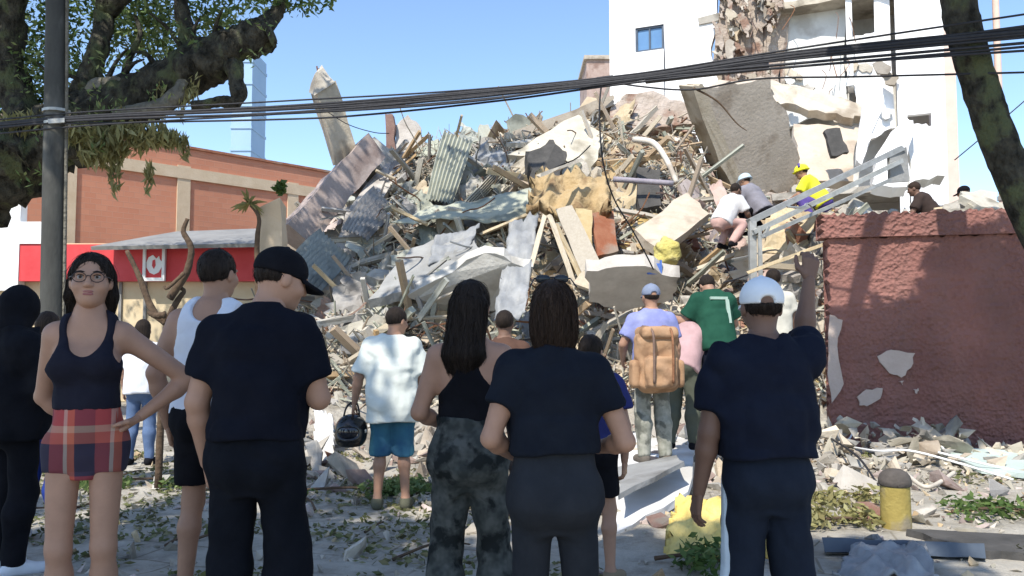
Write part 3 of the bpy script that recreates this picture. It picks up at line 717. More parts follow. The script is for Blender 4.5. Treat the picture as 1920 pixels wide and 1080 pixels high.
# broken column standing on a fallen beam, upper left of the heap
root = empty('broken_column', P(645, 300, 17.6)); tag(root, 'tilted broken concrete column sticking up against the sky', 'column')
part('shaft', beam(P(650, 305, 17.6), P(606, 165, 17.2), .60, .5, .35, 4, .012, 3), 'concrete', root)
part('broken_head', beam(P(608, 172, 17.2), P(596, 130, 17.1), .64, .52, .35, 2, .03, 4, .4), 'concrete', root)
for k in range(3): part('rebar', tube([P(598 + k * 5, 150, 17.1), P(594 + k * 4, 124 + 4 * k, 17.1)], .016, 4, 3), 'rust', root)
Bm('fallen_beam', (548, 448, 16.2), (690, 285, 17.8), .78, .62, 'pinkish', 'thick pinkish concrete beam leaning under the broken column', 'beam', .3, 5, .025, 10)
Bm('fallen_beam', (640, 330, 17.9), (715, 300, 18.5), .9, .7, 'dust_grey', 'grey broken beam stub right of the column foot', 'beam', .4, 6, .06, 5)
S('leaning_slab', [(775, 275, 18.4), (700, 410, 16.6), (640, 548, 14.6), (590, 545, 14.6), (648, 400, 16.4), (722, 300, 18.2)], .25, 'blue_grey', 'long narrow mauve-grey slab sliding down the left of the heap', 'slab', .05, 4, 7)
S('broken_wall_piece', [(722, 214, 18.6), (736, 214, 18.6), (742, 280, 18.6), (722, 300, 18.6)], .3, 'brick', 'thin dark red wall stub standing on the left ridge', 'wall piece', .03, 3, 8)
S('broken_wall_piece', [(740, 236, 18.9), (765, 215, 18.9), (790, 240, 18.9), (800, 290, 18.7), (735, 330, 18.4)], .35, 'blue_grey', 'grey pointed wall fragment on the ridge beside the red stub', 'wall piece', .06, 4, 9)
# pale corrugated panel
def corrug(c, n=14, amp=.035, thick=.012):
    A_ = [P(*q) for q in c]; nn = (A_[1] - A_[0]).cross(A_[3] - A_[0]).normalized(); V = []; m = n * 4
    for t in (0, 1):
        for j in range(7):
            for i in range(m + 1):
                u, v = i / m, j / 6; q = A_[0] * (1 - u) * (1 - v) + A_[1] * u * (1 - v) + A_[2] * u * v + A_[3] * (1 - u) * v
                V.append(q + nn * (amp * math.sin(i / 4 * 2 * math.pi) + .12 * math.sin(v * 3 + u * 2) - t * thick))
    w_ = m + 1; fs = []
    for t in (0, 1):
        o = t * w_ * 7
        for j in range(6):
            for i in range(m): fs.append((o + j * w_ + i, o + j * w_ + i + 1, o + (j + 1) * w_ + i + 1, o + (j + 1) * w_ + i))
    return V, fs
def corr_thing(c, mat, label, n=12):
    v, f = corrug(c, n); return thing('corrugated_panel', mesh('corrugated_panel', v, f), mat, label, 'roof panel')
corr_thing([(798, 375, 16.3), (848, 392, 16.2), (888, 255, 17.7), (832, 246, 17.8)], 'grey_green', 'pale grey-green corrugated panel hanging steeply on the left slope', 8)
corr_thing([(850, 400, 15.9), (862, 420, 15.9), (960, 320, 17.0), (935, 310, 17.1)], 'dust_grey', 'narrow grey corrugated strip below the pale green panel', 6)
corr_thing([(520, 520, 14.2), (600, 560, 13.8), (660, 470, 15.2), (600, 430, 15.6)], 'grey_green', 'buckled grey-green roof panel low on the left of the heap', 10)
corr_thing([(640, 430, 15.6), (690, 460, 15.3), (742, 380, 16.4), (700, 350, 16.8)], 'blue_grey', 'dark grey ribbed panel under the mauve slab', 8)
Sh('curved_sheet', [(735, 415, 15.2), (1005, 415, 14.8), (1000, 352, 15.8), (800, 392, 15.8)], 'grey_green', 'long grey-green metal sheet sagging across the middle of the slope', 'metal sheet', .16, 1.4, 3, 24, 8)
S('broken_slab', [(690, 562, 12.8), (770, 545, 12.8), (905, 470, 13.6), (880, 430, 14.4), (770, 465, 14.2)], .16, 'grey_sheet', 'pale grey slab tipped up with a bright broken lower edge', 'slab', .05, 5, 12)
S('broken_slab', [(760, 556, 12.6), (910, 474, 12.4), (1000, 500, 12.4), (960, 585, 13.1), (840, 590, 13.2)], .2, 'dust_grey', 'dark flat slab under the pale tipped slab, behind the ponytailed woman', 'slab', .06, 5, 13)
S('broken_slab', [(1100, 508, 11.7), (1190, 498, 11.6), (1275, 520, 11.7), (1262, 560, 12.2), (1170, 585, 12.5), (1105, 566, 12.3)], .22, 'blue_grey', 'wide dark grey floor slab above the backpack wearer', 'slab', .05, 5, 14)
Sh('plastic_sheet', [(800, 500, 13.4), (880, 470, 13.8), (900, 420, 14.3), (820, 440, 14.3)], 'plastic_sheet', 'crinkled shiny grey plastic sheet above the pale slab', 'plastic sheet', .12, .35, 6)
Sh('plastic_sheet', [(925, 600, 11.6), (985, 590, 11.6), (1010, 400, 13.6), (955, 420, 13.4)], 'plastic_sheet', 'torn silvery sheeting hanging between the two centre women', 'plastic sheet', .14, .3, 9, 10, 24)
S('long_beam', [(930, 258, 18.9), (1150, 178, 19.0), (1152, 196, 19.0), (935, 275, 18.9)], .35, 'tan', 'long pale tan floor edge slanting up along the ridge', 'beam', .03, 6, 15)
S('ridge_slab', [(1135, 222, 18.8), (1165, 180, 19.2), (1225, 170, 19.4), (1312, 205, 19.2), (1300, 232, 18.8), (1200, 245, 18.6)], .4, 'torn', 'brown overturned slab capping the ridge under the cables', 'slab', .07, 5, 16, .05)
S('broken_slab', [(950, 290, 17.4), (1085, 215, 18.3), (1130, 250, 17.9), (1110, 330, 16.9), (1060, 300, 17.2)], .25, 'dust_grey', 'grey pitted slab face above the dark hollow', 'slab', .07, 5, 17)
# hollows: their shade drawn as near-black plates
S('hollow_shade', [(985, 285, 16.6), (1030, 262, 16.9), (1062, 285, 16.8), (1050, 330, 16.3), (1000, 345, 16.1)], .3, 'dark_hole', 'near-black plate painting the shade in the hollow above the yellow mattress', 'panel', .05, 5, 18, .06)
S('hollow_shade', [(1190, 310, 16.2), (1238, 318, 16.2), (1240, 385, 15.4), (1200, 390, 15.4)], .3, 'dark_hole', 'near-black plate painting the shade of a hollow behind the mauve pipe', 'panel', .05, 4, 19)
# mattress
Sh('mattress', [(992, 382, 13.9), (1145, 392, 13.9), (1138, 322, 14.9), (1000, 335, 14.9)], 'mattress', 'soiled yellow foam mattress folded over the rubble', 'mattress', .32, .55, 21, 30, 18, .18, .05)
S('hanging_board', [(1042, 392, 13.7), (1072, 384, 13.7), (1125, 490, 12.6), (1090, 510, 12.5)], .05, 'pale_timber', 'long cream board hanging down from the mattress', 'board', .01, 4, 22)
S('hanging_board', [(1075, 530, 12.3), (1100, 498, 12.6), (1152, 482, 12.9), (1150, 492, 12.8), (1105, 542, 12.3)], .05, 'pale_timber', 'tan board end broken off at a point below the cream board', 'board', .01, 4, 23)
S('hanging_board', [(1078, 390, 13.8), (1110, 394, 13.8), (1112, 470, 13.0), (1098, 450, 13.2)], .05, 'ochre', 'yellow ochre board beside the cream hanging board', 'board', .02, 4, 24)
S('hanging_board', [(1108, 400, 13.9), (1150, 395, 14.2), (1160, 470, 13.3), (1120, 480, 13.1)], .06, 'brick', 'dark reddish board right of the ochre one', 'board', .02, 4, 25)
for k, (x0, y0, x1, y1, lb) in enumerate(((1030, 402, 1082, 548, 'pale stick standing under the mattress, rightmost of three'), (1022, 405, 990, 520, 'pale stick leaning left under the mattress'), (1010, 330, 1090, 300, 'thin tan stick lying across the top of the mattress'),
                                           (1042, 420, 1100, 540, 'pale lath just right of the sticks under the mattress'), (735, 390, 800, 420, 'short pale pole at the left end of the sagging sheet'), (900, 440, 1005, 395, 'pale pole poking out left of the mattress'))):
    Bm('stick', (x0, y0, 13.2 + .4 * (k > 3) * 3), (x1, y1, 12.4 + (k == 2) * 1.6 + (k > 3) * 2), .07, .05, 'pale_timber', lb, 'stick', .2, 30 + k, .008)
# yellow sack
def blob(c, rx, ry, rz, amp, seed, nu=20, nv=14):
    nz = make_noise(seed, max(rx, rz) * .9); V, Fc = [], []
    for j in range(nv + 1):
        for i in range(nu):
            th, ph = math.pi * j / nv, 2 * math.pi * i / nu; V.append((math.sin(th) * math.cos(ph), math.sin(th) * math.sin(ph), math.cos(th)))
    Q = np.array(V); e = np.sign(Q) * np.abs(Q) ** .75 * np.array([rx, ry, rz]); e = e * (1 + amp * nz(e))[:, None] + np.array(tuple(c))
    for j in range(nv):
        for i in range(nu): Fc.append((j * nu + i, (j + 1) * nu + i, (j + 1) * nu + (i + 1) % nu, j * nu + (i + 1) % nu))
    return [Vector(q) for q in e], Fc
thing('sack', mesh('sack', *blob(P(1252, 474, 12.4), .20, .16, .22, .30, 41, 40, 30), True), 'sack_yellow', 'bulging yellow sack on the rubble above the backpack wearer', 'sack')
thing('plastic_crate', mesh('plastic_crate', *join([box_vf(P(1225, 514, 11.8), .2, .2, .02), box_vf(P(1225, 514, 11.8) + Vector((-.1, 0, .1)), .02, .2, .2), box_vf(P(1225, 514, 11.8) + Vector((.1, 0, .1)), .02, .2, .2), box_vf(P(1225, 514, 11.8) + Vector((0, .1, .1)), .2, .02, .18), box_vf(P(1225, 514, 11.8) + Vector((0, -.1, .08)), .18, .02, .14)])), 'blue_plastic', 'small blue plastic crate just above the grey-capped backpack wearer', 'crate')
v, f = tube([P(1190, 262, 17.0), P(1225, 268, 16.4), P(1250, 300, 16.0), P(1268, 342, 15.6)], [.07, .05], 8, 16, .06); thing('bent_pipe', mesh('bent_pipe', v, f, True), 'cream', 'bent whitish pipe curving down right of centre', 'pipe')
v, f = tube([P(1150, 336, 15.4), P(1262, 344, 15.4)], .055, 8, 8, .05); thing('mauve_pipe', mesh('mauve_pipe', v, f, True), 'purple_pipe', 'straight mauve pipe lying level behind the mattress', 'pipe')
# big leaning tan slab in front of the tower
S('leaning_slab', [(1308, 160, 17.8), (1445, 148, 18.6), (1480, 240, 19.4), (1506, 345, 20.3), (1400, 372, 19.6), (1362, 300, 18.9)], .35, 'tan_slab', 'huge flat tan slab leaning in front of the tower', 'slab', .13, 7, 42)
S('slab_edge', [(1298, 162, 17.65), (1318, 158, 17.75), (1375, 300, 18.75), (1412, 380, 19.35), (1392, 386, 19.3), (1350, 310, 18.6)], .5, 'cream', 'bright broken edge strip down the left of the huge tan slab', 'slab edge', .03, 5, 43)
S('hanging_slab', [(1440, 150, 22.0), (1520, 168, 21.6), (1640, 200, 21.2), (1600, 222, 21.0), (1500, 200, 21.4), (1450, 190, 21.8)], .3, 'cream', 'pale floor slab sagging from the torn tower', 'slab', .07, 6, 44)
S('hanging_slab', [(1488, 232, 21.5), (1610, 235, 21.3), (1600, 340, 19.8), (1500, 342, 19.8)], .25, 'tan_slab', 'tan inner wall piece in the cavity under the sagging slab', 'slab', .06, 5, 45)
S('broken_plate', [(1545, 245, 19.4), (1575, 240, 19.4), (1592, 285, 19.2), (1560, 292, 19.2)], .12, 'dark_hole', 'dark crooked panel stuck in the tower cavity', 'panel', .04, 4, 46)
S('leaning_sheet', [(1606, 300, 18.8), (1618, 190, 19.8), (1650, 150, 20.2), (1658, 190, 19.8), (1632, 262, 19.0), (1616, 308, 18.6)], .18, 'white_wall', 'tall curved white panel leaning against the tower base', 'panel', .03, 5, 47)
S('broken_wall_piece', [(1640, 295, 18.2), (1695, 220, 18.6), (1712, 225, 18.6), (1700, 350, 17.4), (1636, 345, 17.4)], .3, 'white_wall', 'stepped white wall corner above the metal stair rail', 'wall piece', .06, 5, 48)
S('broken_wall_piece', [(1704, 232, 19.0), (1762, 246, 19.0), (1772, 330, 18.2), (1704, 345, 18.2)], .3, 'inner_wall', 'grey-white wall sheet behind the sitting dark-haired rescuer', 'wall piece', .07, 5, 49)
S('broken_slab', [(1190, 430, 13.8), (1290, 360, 15.0), (1330, 400, 14.4), (1240, 470, 13.0)], .16, 'tan', 'tan plank-like slab pointing down to the yellow sack', 'slab', .05, 4, 50)
Sh('cloth', [(1330, 345, 14.8), (1352, 335, 14.9), (1400, 460, 13.2), (1372, 465, 13.2)], 'pinkish', 'dusty pink cloth trailing down beside the stair rail', 'cloth', .12, .4, 51, 8, 18)

# ------------------------------------------------------------------ metal stair rail
sr = empty('stair_rail', P(1412, 512, 11.6)); tag(sr, 'galvanised metal stair frame with two sloping rails left of the red wall', 'stair rail')
part('post', beam(P(1412, 525, 11.6), P(1410, 415, 11.6), .10, .10, 0, 3, .003, 1), 'steel', sr)
part('post', beam(P(1426, 520, 11.5), P(1424, 425, 11.5), .05, .05, 0, 3, .003, 2), 'steel', sr)
part('rail', beam(P(1404, 416, 11.6), P(1690, 278, 12.2), .11, .08, 0, 6, .004, 3), 'steel', sr)
part('rail', beam(P(1412, 436, 11.5), P(1690, 302, 12.1), .07, .07, 0, 6, .004, 4), 'steel', sr)
part('rail', beam(P(1426, 444, 11.5), P(1668, 338, 12.0), .07, .05, 0, 6, .004, 5), 'steel', sr)
part('end_plate', slab([P(1668, 288, 12.1), P(1700, 275, 12.2), P(1706, 340, 12.2), P(1670, 342, 12.1)], .06, .0, 1), 'grey_sheet', sr)
part('strut', beam(P(1440, 425, 11.55), P(1432, 445, 11.5), .05, .05, 0, 2, .002, 6), 'steel', sr)
Bm('timber_pole', (1400, 512, 11.2), (1552, 455, 11.0), .06, .05, 'pale_timber', 'pale wooden pole resting from the stair post to the red wall', 'pole', 0, 60, .006)

# ------------------------------------------------------------------ things lying on the ground in front
def on_ground(px, py):
    """where the sight line meets the ground"""
    a = (px - 960) / F_PX; b = (540 - py) / F_PX; c, s = math.cos(PITCH), math.sin(PITCH); k = s + b * c
    t = -CAM_Z / k; x, y = a * t, t * (c - b * s); return Vector((x, y, gz(x, y)))
bc = on_ground(1680, 985); bo = empty('bollard', bc); tag(bo, 'short yellow bollard with a dark domed cap', 'bollard')
s = bc.y / F_PX
v, f = [], []
def lathe(prof, n=24):
    v, f = [], []
    for r, z in prof:
        for i in range(n): v.append(Vector((r * math.cos(2 * math.pi * i / n), r * math.sin(2 * math.pi * i / n), z)))
    for j in range(len(prof) - 1):
        for i in range(n): f.append((j * n + i, j * n + (i + 1) % n, (j + 1) * n + (i + 1) % n, (j + 1) * n + i))
    return v, f
link('post', mesh('post', *lathe([(.10, -.02), (.106, .0), (.108, .02), (.105, .12), (.103, .30), (.103, .315), (.001, .316)]), True), 'bollard_yellow', bo)
link('cap', mesh('cap', *lathe([(.108, .31), (.115, .32), (.116, .35), (.105, .385), (.085, .41), (.05, .428), (.001, .434)]), True), 'bollard_top', bo)
def G(px, py, h=0.0):
    q = on_ground(px, py); q.z += h; return q
v, f = slab([G(1150, 1000, .02), G(1290, 940, .10), G(1312, 850, .22), G(1240, 828, .24), G(1150, 850, .2)], .06, .03, 5, 70)
thing('white_board', mesh('white_board', v, f), 'white_sheet', 'large dusty white panel lying flat behind the dark-shirted woman', 'panel')
v, f = slab([G(1160, 985, .2), G(1285, 935, .30), G(1270, 905, .24), G(1160, 920, .2)], .04, .02, 4, 71)
thing('white_board', mesh('white_board', v, f), 'grey_sheet', 'narrower cracked white panel on the near edge of the large one', 'panel')
g0 = on_ground(1325, 1040)
v, f = sheet(g0 + Vector((-.27, 0, .0)), g0 + Vector((.62, -.02, .02)), g0 + Vector((.60, .55, .24)), g0 + Vector((-.06, .58, .27)), 34, 22, .05, .16, 72, .14, .045)
thing('foam_block', mesh('foam_block', v, f, True), 'yellow_foam', 'crumbling bright yellow foam slab between the two front figures', 'foam slab')
v, f = beam(G(1548, 1030, .06), G(1850, 1046, .06), .09, .09, .3, 8, .006, 73); thing('dark_pipe', mesh('dark_pipe', v, f), 'frame_dark', 'long dark metal bar lying in front of the bollard', 'bar')
v, f = slab([G(1700, 1000, .05), G(1960, 1012, .05), G(1960, 1048, .05), G(1830, 1040, .05)], .06, .02, 5, 74); thing('dark_plank', mesh('dark_plank', v, f), 'dark_hole', 'dark charred plank at the right edge of the pavement', 'plank')
v, f = slab([G(1740, 850, .12), G(1960, 862, .10), G(1960, 905, .08), G(1840, 890, .08)], .05, .02, 5, 75); thing('pale_strip', mesh('pale_strip', v, f), 'teal_strip', 'pale green metal strip lying along the red wall foot', 'strip')
v, f = sheet(G(1560, 1078, .02), G(1760, 1090, .03), G(1740, 1048, .12), G(1600, 1044, .10), 30, 16, .055, .13, 76); thing('plastic_bag', mesh('plastic_bag', v, f, True), 'plastic_sheet', 'crumpled grey plastic bag at the bottom right', 'plastic bag')
v, f = sheet(G(1452, 1075, .0), G(1512, 1075, .0), G(1500, 1000, .25), G(1460, 1000, .28), 18, 20, .05, .12, 77); thing('plastic_bag', mesh('plastic_bag', v, f, True), 'grey_sheet', "pale grey bag seen between the white-capped man's legs", 'plastic bag')
v, f = sheet(G(586, 868, .02), G(628, 872, .0), G(622, 840, .45), G(590, 838, .5), 18, 20, .09, .2, 78); thing('white_bag', mesh('white_bag', v, f, True), 'white_sheet', 'whitish lump of sheet beside the black helmet', 'sheet')
loops = [([(1530, 800, .1), (1560, 815, .35), (1600, 840, .25), (1570, 850, .05)], 'looped white wire nearest the white-capped man'), ([(1640, 845, .0), (1638, 820, .3), (1680, 830, .36), (1740, 850, .25), (1790, 862, .02)], 'white bent conduit loop behind the bollard'),
         ([(1560, 835, .05), (1640, 875, .2), (1720, 880, .2), (1900, 905, .05)], 'long pale wire running right past the bollard'), ([(1535, 780, .2), (1580, 800, .35), (1640, 822, .2)], 'short pale wire against the wall foot'),
         ([(1560, 860, .25), (1610, 890, .2), (1650, 915, .02)], 'dark wire left of the bollard'), ([(1700, 905, .1), (1740, 920, .05), (1790, 905, .12)], 'thick pale hose right of the bollard'), ([(1760, 880, .2), (1850, 890, .12), (1935, 895, .05)], 'grey cable along the pale green strip')]
for k, (pp, lb) in enumerate(loops):
    v, f = tube([G(a, b, c) for a, b, c in pp], .02 if k == 5 else .012, 6, 24); thing('wire', mesh('wire', v, f, True), 'cable' if k == 4 else ('cream' if k == 5 else 'white_paint'), lb, 'wire')
for k, (px, py, sz, mt, lb) in enumerate(((1785, 912, .24, 'pinkish', 'rounded brownish stone right of the bollard'), (1560, 900, .2, 'cream', 'pale lump of plaster left of the bollard'), (1590, 870, .2, 'cream', 'cream block of plaster behind the pale wire'),
                                        (1735, 965, .12, 'cream', 'small white stone beyond the bollard'), (665, 1042, .16, 'cream', 'flat pale stone on the paving behind the man in black'), (1630, 975, .2, 'brick', 'dark reddish shard at the bollard foot'),
                                        (1870, 925, .2, 'blue_grey', 'grey lump by the pale green strip'), (1640, 1020, .12, 'grey_sheet', 'small grey box fragment before the bollard'), (1240, 985, .16, 'brick', 'dark brown chunk under the white panel'),
                                        (1330, 860, .25, 'pinkish', 'pinkish broken block behind the hanging hand of the white-capped man'), (1360, 900, .25, 'tan', 'tan broken block right of the large white panel'), (640, 880, .3, 'brick', 'low brown debris piece below the helmet'))):
    me = inst(CH[k % 7], mt); o = link('debris_stone', me); q = G(px, py, sz * .25); o.location = q; o.scale = (sz * 1.5, sz, sz * .8); o.rotation_euler = (.2 * k, .3, 1.1 * k); tag(o, lb, 'stone')
def g_bits(rr):
    while True:
        x = rr.uniform(-6, 8); y = rr.uniform(4.2, 12)
        if not (x > 3.8 and y > 9.2) and rr.random() < .25 + .75 * (y > 6.0) * (x > -1): break
    return (x, y, gz(x, y) + .01), ['cream', 'tan', 'concrete', 'pinkish', 'dust_grey']
hull_bits('ground_fragments', g_bits, 4200, .02, .16, ['cream', 'tan', 'concrete', 'pinkish', 'dust_grey'], None, 3)

def bank_bits(rr):     # low bank of debris against the wall foot
    px = rr.uniform(1500, 1960); u = rr.random() ** 1.5; a = (px - 960) / F_PX; y = 9.75 - .2 * (px - 1556) / 400 - u * 1.6; x = a * y
    return (x, y, gz(x, y) + .42 * (1 - u) * rr.random() * (1 if px < 1800 else .45)), ['cream', 'tan', 'concrete', 'pinkish', 'dust_grey', 'brick']
hull_bits('ground_fragments', bank_bits, 420, .04, .34, ['cream', 'tan', 'concrete', 'dust_grey'], None, 4)
def mid_bits(rr):      # broken stuff between the front row and the heap
    x = rr.uniform(-3.5, 3.6); y = rr.uniform(7.2, 11.5); return (x, y, gz(x, y) + rr.random() * .3 * min(1, max(0, (y - 7.4) / 2.5))), ['cream', 'tan', 'concrete', 'pinkish', 'dust_grey', 'brick']
hull_bits('ground_fragments', mid_bits, 1200, .03, .36, ['cream', 'tan', 'concrete', 'pinkish', 'dust_grey'], None, 6)
# ------------------------------------------------------------------ utility pole and cables
pb = P(103, 630, 11.0); pb.z = 0
up = empty('utility_pole', pb); tag(up, 'dark concrete utility pole carrying the cables at left', 'utility pole')
part('shaft', tube([pb, P(109, -160, 11.0)], [.17, .135], 14, 8), 'pole', up, True)
part('conduit', tube([pb + Vector((.17, -.05, 0)), P(124, 300, 10.95), P(126, -60, 10.95)], .022, 6, 10), 'pale_lit_bark', up, True)
for y_ in (236, 212): part('band', tube([P(106, y_, 11.0), P(106, y_ - 5, 11.0)], .18, 14, 2), 'steel', up)
part('bracket', beam(P(92, 228, 10.75), P(122, 226, 10.75), .05, .06, 0, 2, .002, 5), 'steel', up)
def cab(pts, r, Ys_, n=40):
    return tube([P(x, y, Y_) for (x, y), Y_ in zip(pts, Ys_)], r, 6, n)
YD = [12.0, 10.8, 10.2, 9.5, 8.9, 8.3, 7.7]
bun = empty('cable_bundle', P(106, 228, 10.8)); tag(bun, 'thick black bundle of telephone cables strung across the street', 'cable bundle')
for k in range(9):
    o = rng.uniform(-10, 10); sp = rng.uniform(-1, 1) * 14
    part('cable', cab([(-220, 262 + o), (106, 226 + o * .6), (520, 208 + o), (860, 184 + o + sp * .4), (1180, 148 + o * .5), (1500, 112 + o + sp), (2060, 60 + o * 1.2 + sp * 1.3)], rng.uniform(.010, .018), YD), 'cable', bun, True)
part('splice_box', cab([(1210, 148), (1330, 134), (1440, 122)], .06, [9.3, 9.1, 8.8], 10), 'cable', bun, True)
part('splice_box', cab([(1120, 154), (1135, 152), (1150, 150)], .06, [9.5, 9.45, 9.4], 4), 'cable', bun, True)
for k, (pts, r, lb) in enumerate((
        ([(-220, 250), (106, 214), (520, 190), (860, 170), (1180, 140), (1500, 90), (2060, 6)], .011, 'thin black cable running highest above the bundle'),
        ([(-220, 276), (106, 240), (520, 214), (860, 190), (1180, 152), (1500, 106), (2060, 30)], .012, 'second black cable, just above the thick bundle at right'),
        ([(106, 232), (520, 224), (700, 214), (960, 186), (1180, 156), (1500, 124), (2060, 86)], .013, 'black cable hugging the underside of the thick bundle'),
        ([(1140, 152), (1200, 162), (1300, 168), (1420, 148), (1600, 144), (1760, 140), (2060, 132)], .011, 'slack black cable hanging lowest at right'),
        ([(1128, 156), (1124, 210), (1130, 300), (1150, 370), (1185, 430), (1210, 475), (1225, 505)], .011, 'loose black wire dangling down in front of the rubble'),
        ([(600, 200), (650, 232), (700, 248), (730, 250)], .008, 'thin slack wire by the broken column'),
        ([(1790, 300), (1850, 250), (1920, 190), (2000, 120)], .011, 'stay wire crossing the sky behind the right tree'))):
    Yv = YD if len(pts) == 7 else [14, 14, 14, 14]
    if k == 2: Yv = YD[1:] + [7.2]; Yv = [10.8, 10.2, 9.9, 9.4, 8.9, 8.3, 7.7]
    if k == 3: Yv = [9.4, 9.2, 9.0, 8.8, 8.5, 8.2, 7.7]
    if k == 4: Yv = [9.5, 9.5, 9.6, 9.9, 10.3, 10.6, 10.8]
    v, f = cab(pts, r, Yv); thing('overhead_cable', mesh('overhead_cable', v, f, True), 'cable', lb, 'cable')
v, f = tube([P(1300, 165, 9.0), P(1345, 190, 9.0), P(1380, 230, 9.0), P(1400, 245, 9.0)], [.014, .005], 5, 12); thing('hanging_twig', mesh('hanging_twig', v, f, True), 'bark_brown', 'dark twig caught on the cables before the tan slab', 'twig')

# ================================================================== TREES
def leaves(clumps, size, seed, droop=0.0, asp=2.2):
    """many small leaf faces through the clumps' volume: (centre, radii, count)"""
    r = np.random.RandomState(seed); C = []
    for c, rad, n in clumps:
        d = r.normal(size=(n, 3)); d /= np.linalg.norm(d, axis=1)[:, None]; d *= (r.uniform(0, 1, n) ** .45)[:, None]
        C.append(np.array(tuple(c)) + d * np.array(rad))
    C = np.concatenate(C); n = len(C)
    a = r.normal(size=(n, 3)); a[:, 2] = a[:, 2] * .6 - droop; a /= np.linalg.norm(a, axis=1)[:, None]
    b = np.cross(a, r.normal(size=(n, 3))); b /= np.linalg.norm(b, axis=1)[:, None]
    s = size * r.uniform(.6, 1.5, n)[:, None]
    V = np.stack([C - a * s, C + b * s / asp, C + a * s, C - b * s / asp], 1).reshape(-1, 3)
    me = bpy.data.meshes.new('leaves'); me.vertices.add(4 * n); me.vertices.foreach_set('co', V.ravel())
    me.loops.add(4 * n); me.loops.foreach_set('vertex_index', np.arange(4 * n, dtype=np.int32))
    me.polygons.add(n); me.polygons.foreach_set('loop_start', np.arange(0, 4 * n, 4, dtype=np.int32)); me.update(); me.validate()
    return me
def crown(parent, name, clumps, size, seed, mat, droop=0.0, asp=2.2):
    me = leaves([(Vector(c) - Vector(parent.location), r_, n) for c, r_, n in clumps], size, seed, droop, asp)
    return link(name, me, mat, parent)
YT = 12.6
cr = random.Random(5)
def up_shade(x, y, z, zc):
    k = (zc - z) / SUN.z; return Vector((x + SUN.x * k, y + SUN.y * k, zc))
base = P(-330, 700, YT); base.z = 0
lt = empty('street_tree', base); tag(lt, 'big old tree with a thick dark limb reaching in from the left', 'tree')
def gnarl(vf, amp, seed):
    v, f = vf; Q = np.array([tuple(q) for q in v]); a, b, c = make_noise(seed, .55), make_noise(seed + 1, .2), make_noise(seed + 2, .2)
    d = np.stack([a(Q) + .5 * b(Q), a(Q[:, ::-1]) + .5 * c(Q), a(Q + 3) + .5 * b(Q + 5)], 1) * amp
    return [Vector(q) for q in Q + d], f
def limb(pts, rad, mat='bark', seed=1, sides=14, name='limb', par=None, bumpy=.05):
    return part(name, gnarl(tube(pts, rad, sides + 8, (len(pts) - 1) * 14, bumpy, seed), .22 * max(rad), 60 + seed), mat, par or lt, True)
limb([base, P(-260, 560, YT), P(-120, 420, YT), P(0, 322, YT), P(90, 262, YT), P(170, 222, YT)], [.75, .65, .6, .55, .52, .5], name='trunk', seed=2)
limb([P(120, 245, YT), P(215, 205, YT - .1), P(310, 160, YT - .2), P(400, 110, YT - .3), P(470, 75, YT - .4), P(506, 62, YT - .4)], [.50, .42, .37, .33, .27, .20], seed=3)
part('cut_end', tube([P(503, 63, YT - .4), P(511, 60, YT - .4)], [.22, .17], 12, 2, .08, 5), 'bark', lt)
limb([P(430, 100, YT - .3), P(440, 140, YT - .5), P(448, 185, YT - .6), P(420, 192, YT - .6), P(360, 198, YT - .6)], [.20, .14, .11, .09, .06], seed=6, sides=10)
limb([P(215, 214, YT - .5), P(290, 205, YT - .6), P(328, 180, YT - .6), P(345, 150, YT - .5)], [.10, .12, .10, .07], 'pale_lit_bark', seed=7, sides=10)
limb([P(140, 232, YT), P(165, 150, YT), P(185, 90, YT), P(200, 20, YT + .2), P(225, -80, YT)], [.24, .18, .17, .15, .12], seed=8, sides=10)
limb([P(345, 130, YT), P(352, 70, YT), P(340, 20, YT), P(350, -90, YT)], [.20, .13, .12, .09], seed=9, sides=10)
limb([P(60, 280, YT), P(30, 180, YT + .2), P(18, 80, YT + .2), P(30, -80, YT)], [.34, .26, .22, .2], seed=10, sides=10)
limb([P(160, 215, YT), P(185, 175, YT - .2), P(240, 160, YT - .3)], [.3, .2, .1], 'pale_lit_bark', seed=11, sides=10)
limb([P(255, 190, YT), P(235, 130, YT), P(262, 70, YT), P(255, 30, YT)], [.1, .06, .04, .03], seed=12, sides=7)
limb([P(90, 262, YT), P(150, 280, YT - .2), P(165, 310, YT - .2)], [.4, .25, .1], seed=13, sides=10)
limb([P(480, 60, YT - .3), P(520, 20, YT), P(545, -60, YT)], [.2, .12, .08], seed=14, sides=8)
def pc(px, py, Y, rx, ry, rz, n): return (P(px, py, Y), (rx, ry, rz), n)
cl = [pc(170, 110, YT + .9, .5, .5, .5, 300), pc(300, 100, YT + 1.2, .6, .5, .3, 260), pc(90, 120, YT + .9, .6, .5, .7, 400), pc(10, 250, YT + .7, .5, .5, .4, 300), pc(130, 200, YT + .9, .5, .4, .4, 240), pc(380, 30, YT + .8, .5, .4, .3, 260), pc(40, 60, YT + .8, 1.0, .8, .9, 900), pc(130, 20, YT + 1, 1.0, .8, .6, 800), pc(20, 170, YT + .8, .7, .6, .6, 500), pc(75, 200, YT + .6, .6, .5, .4, 350), pc(250, 20, YT + 1, .9, .7, .55, 700),
      pc(320, 60, YT + 1.2, .5, .5, .4, 260), pc(420, 0, YT + .6, .7, .6, .35, 450), pc(540, -8, YT, .8, .6, .28, 600), pc(215, 60, YT + 1, .5, .5, .5, 300), pc(-80, 80, YT + .5, 1.2, 1, 1.4, 1200), pc(130, -120, YT, 3, 2, 1.0, 2600), pc(420, -140, YT, 2.4, 1.6, .8, 1600), pc(-60, 240, YT + .6, .7, .5, .5, 400)]
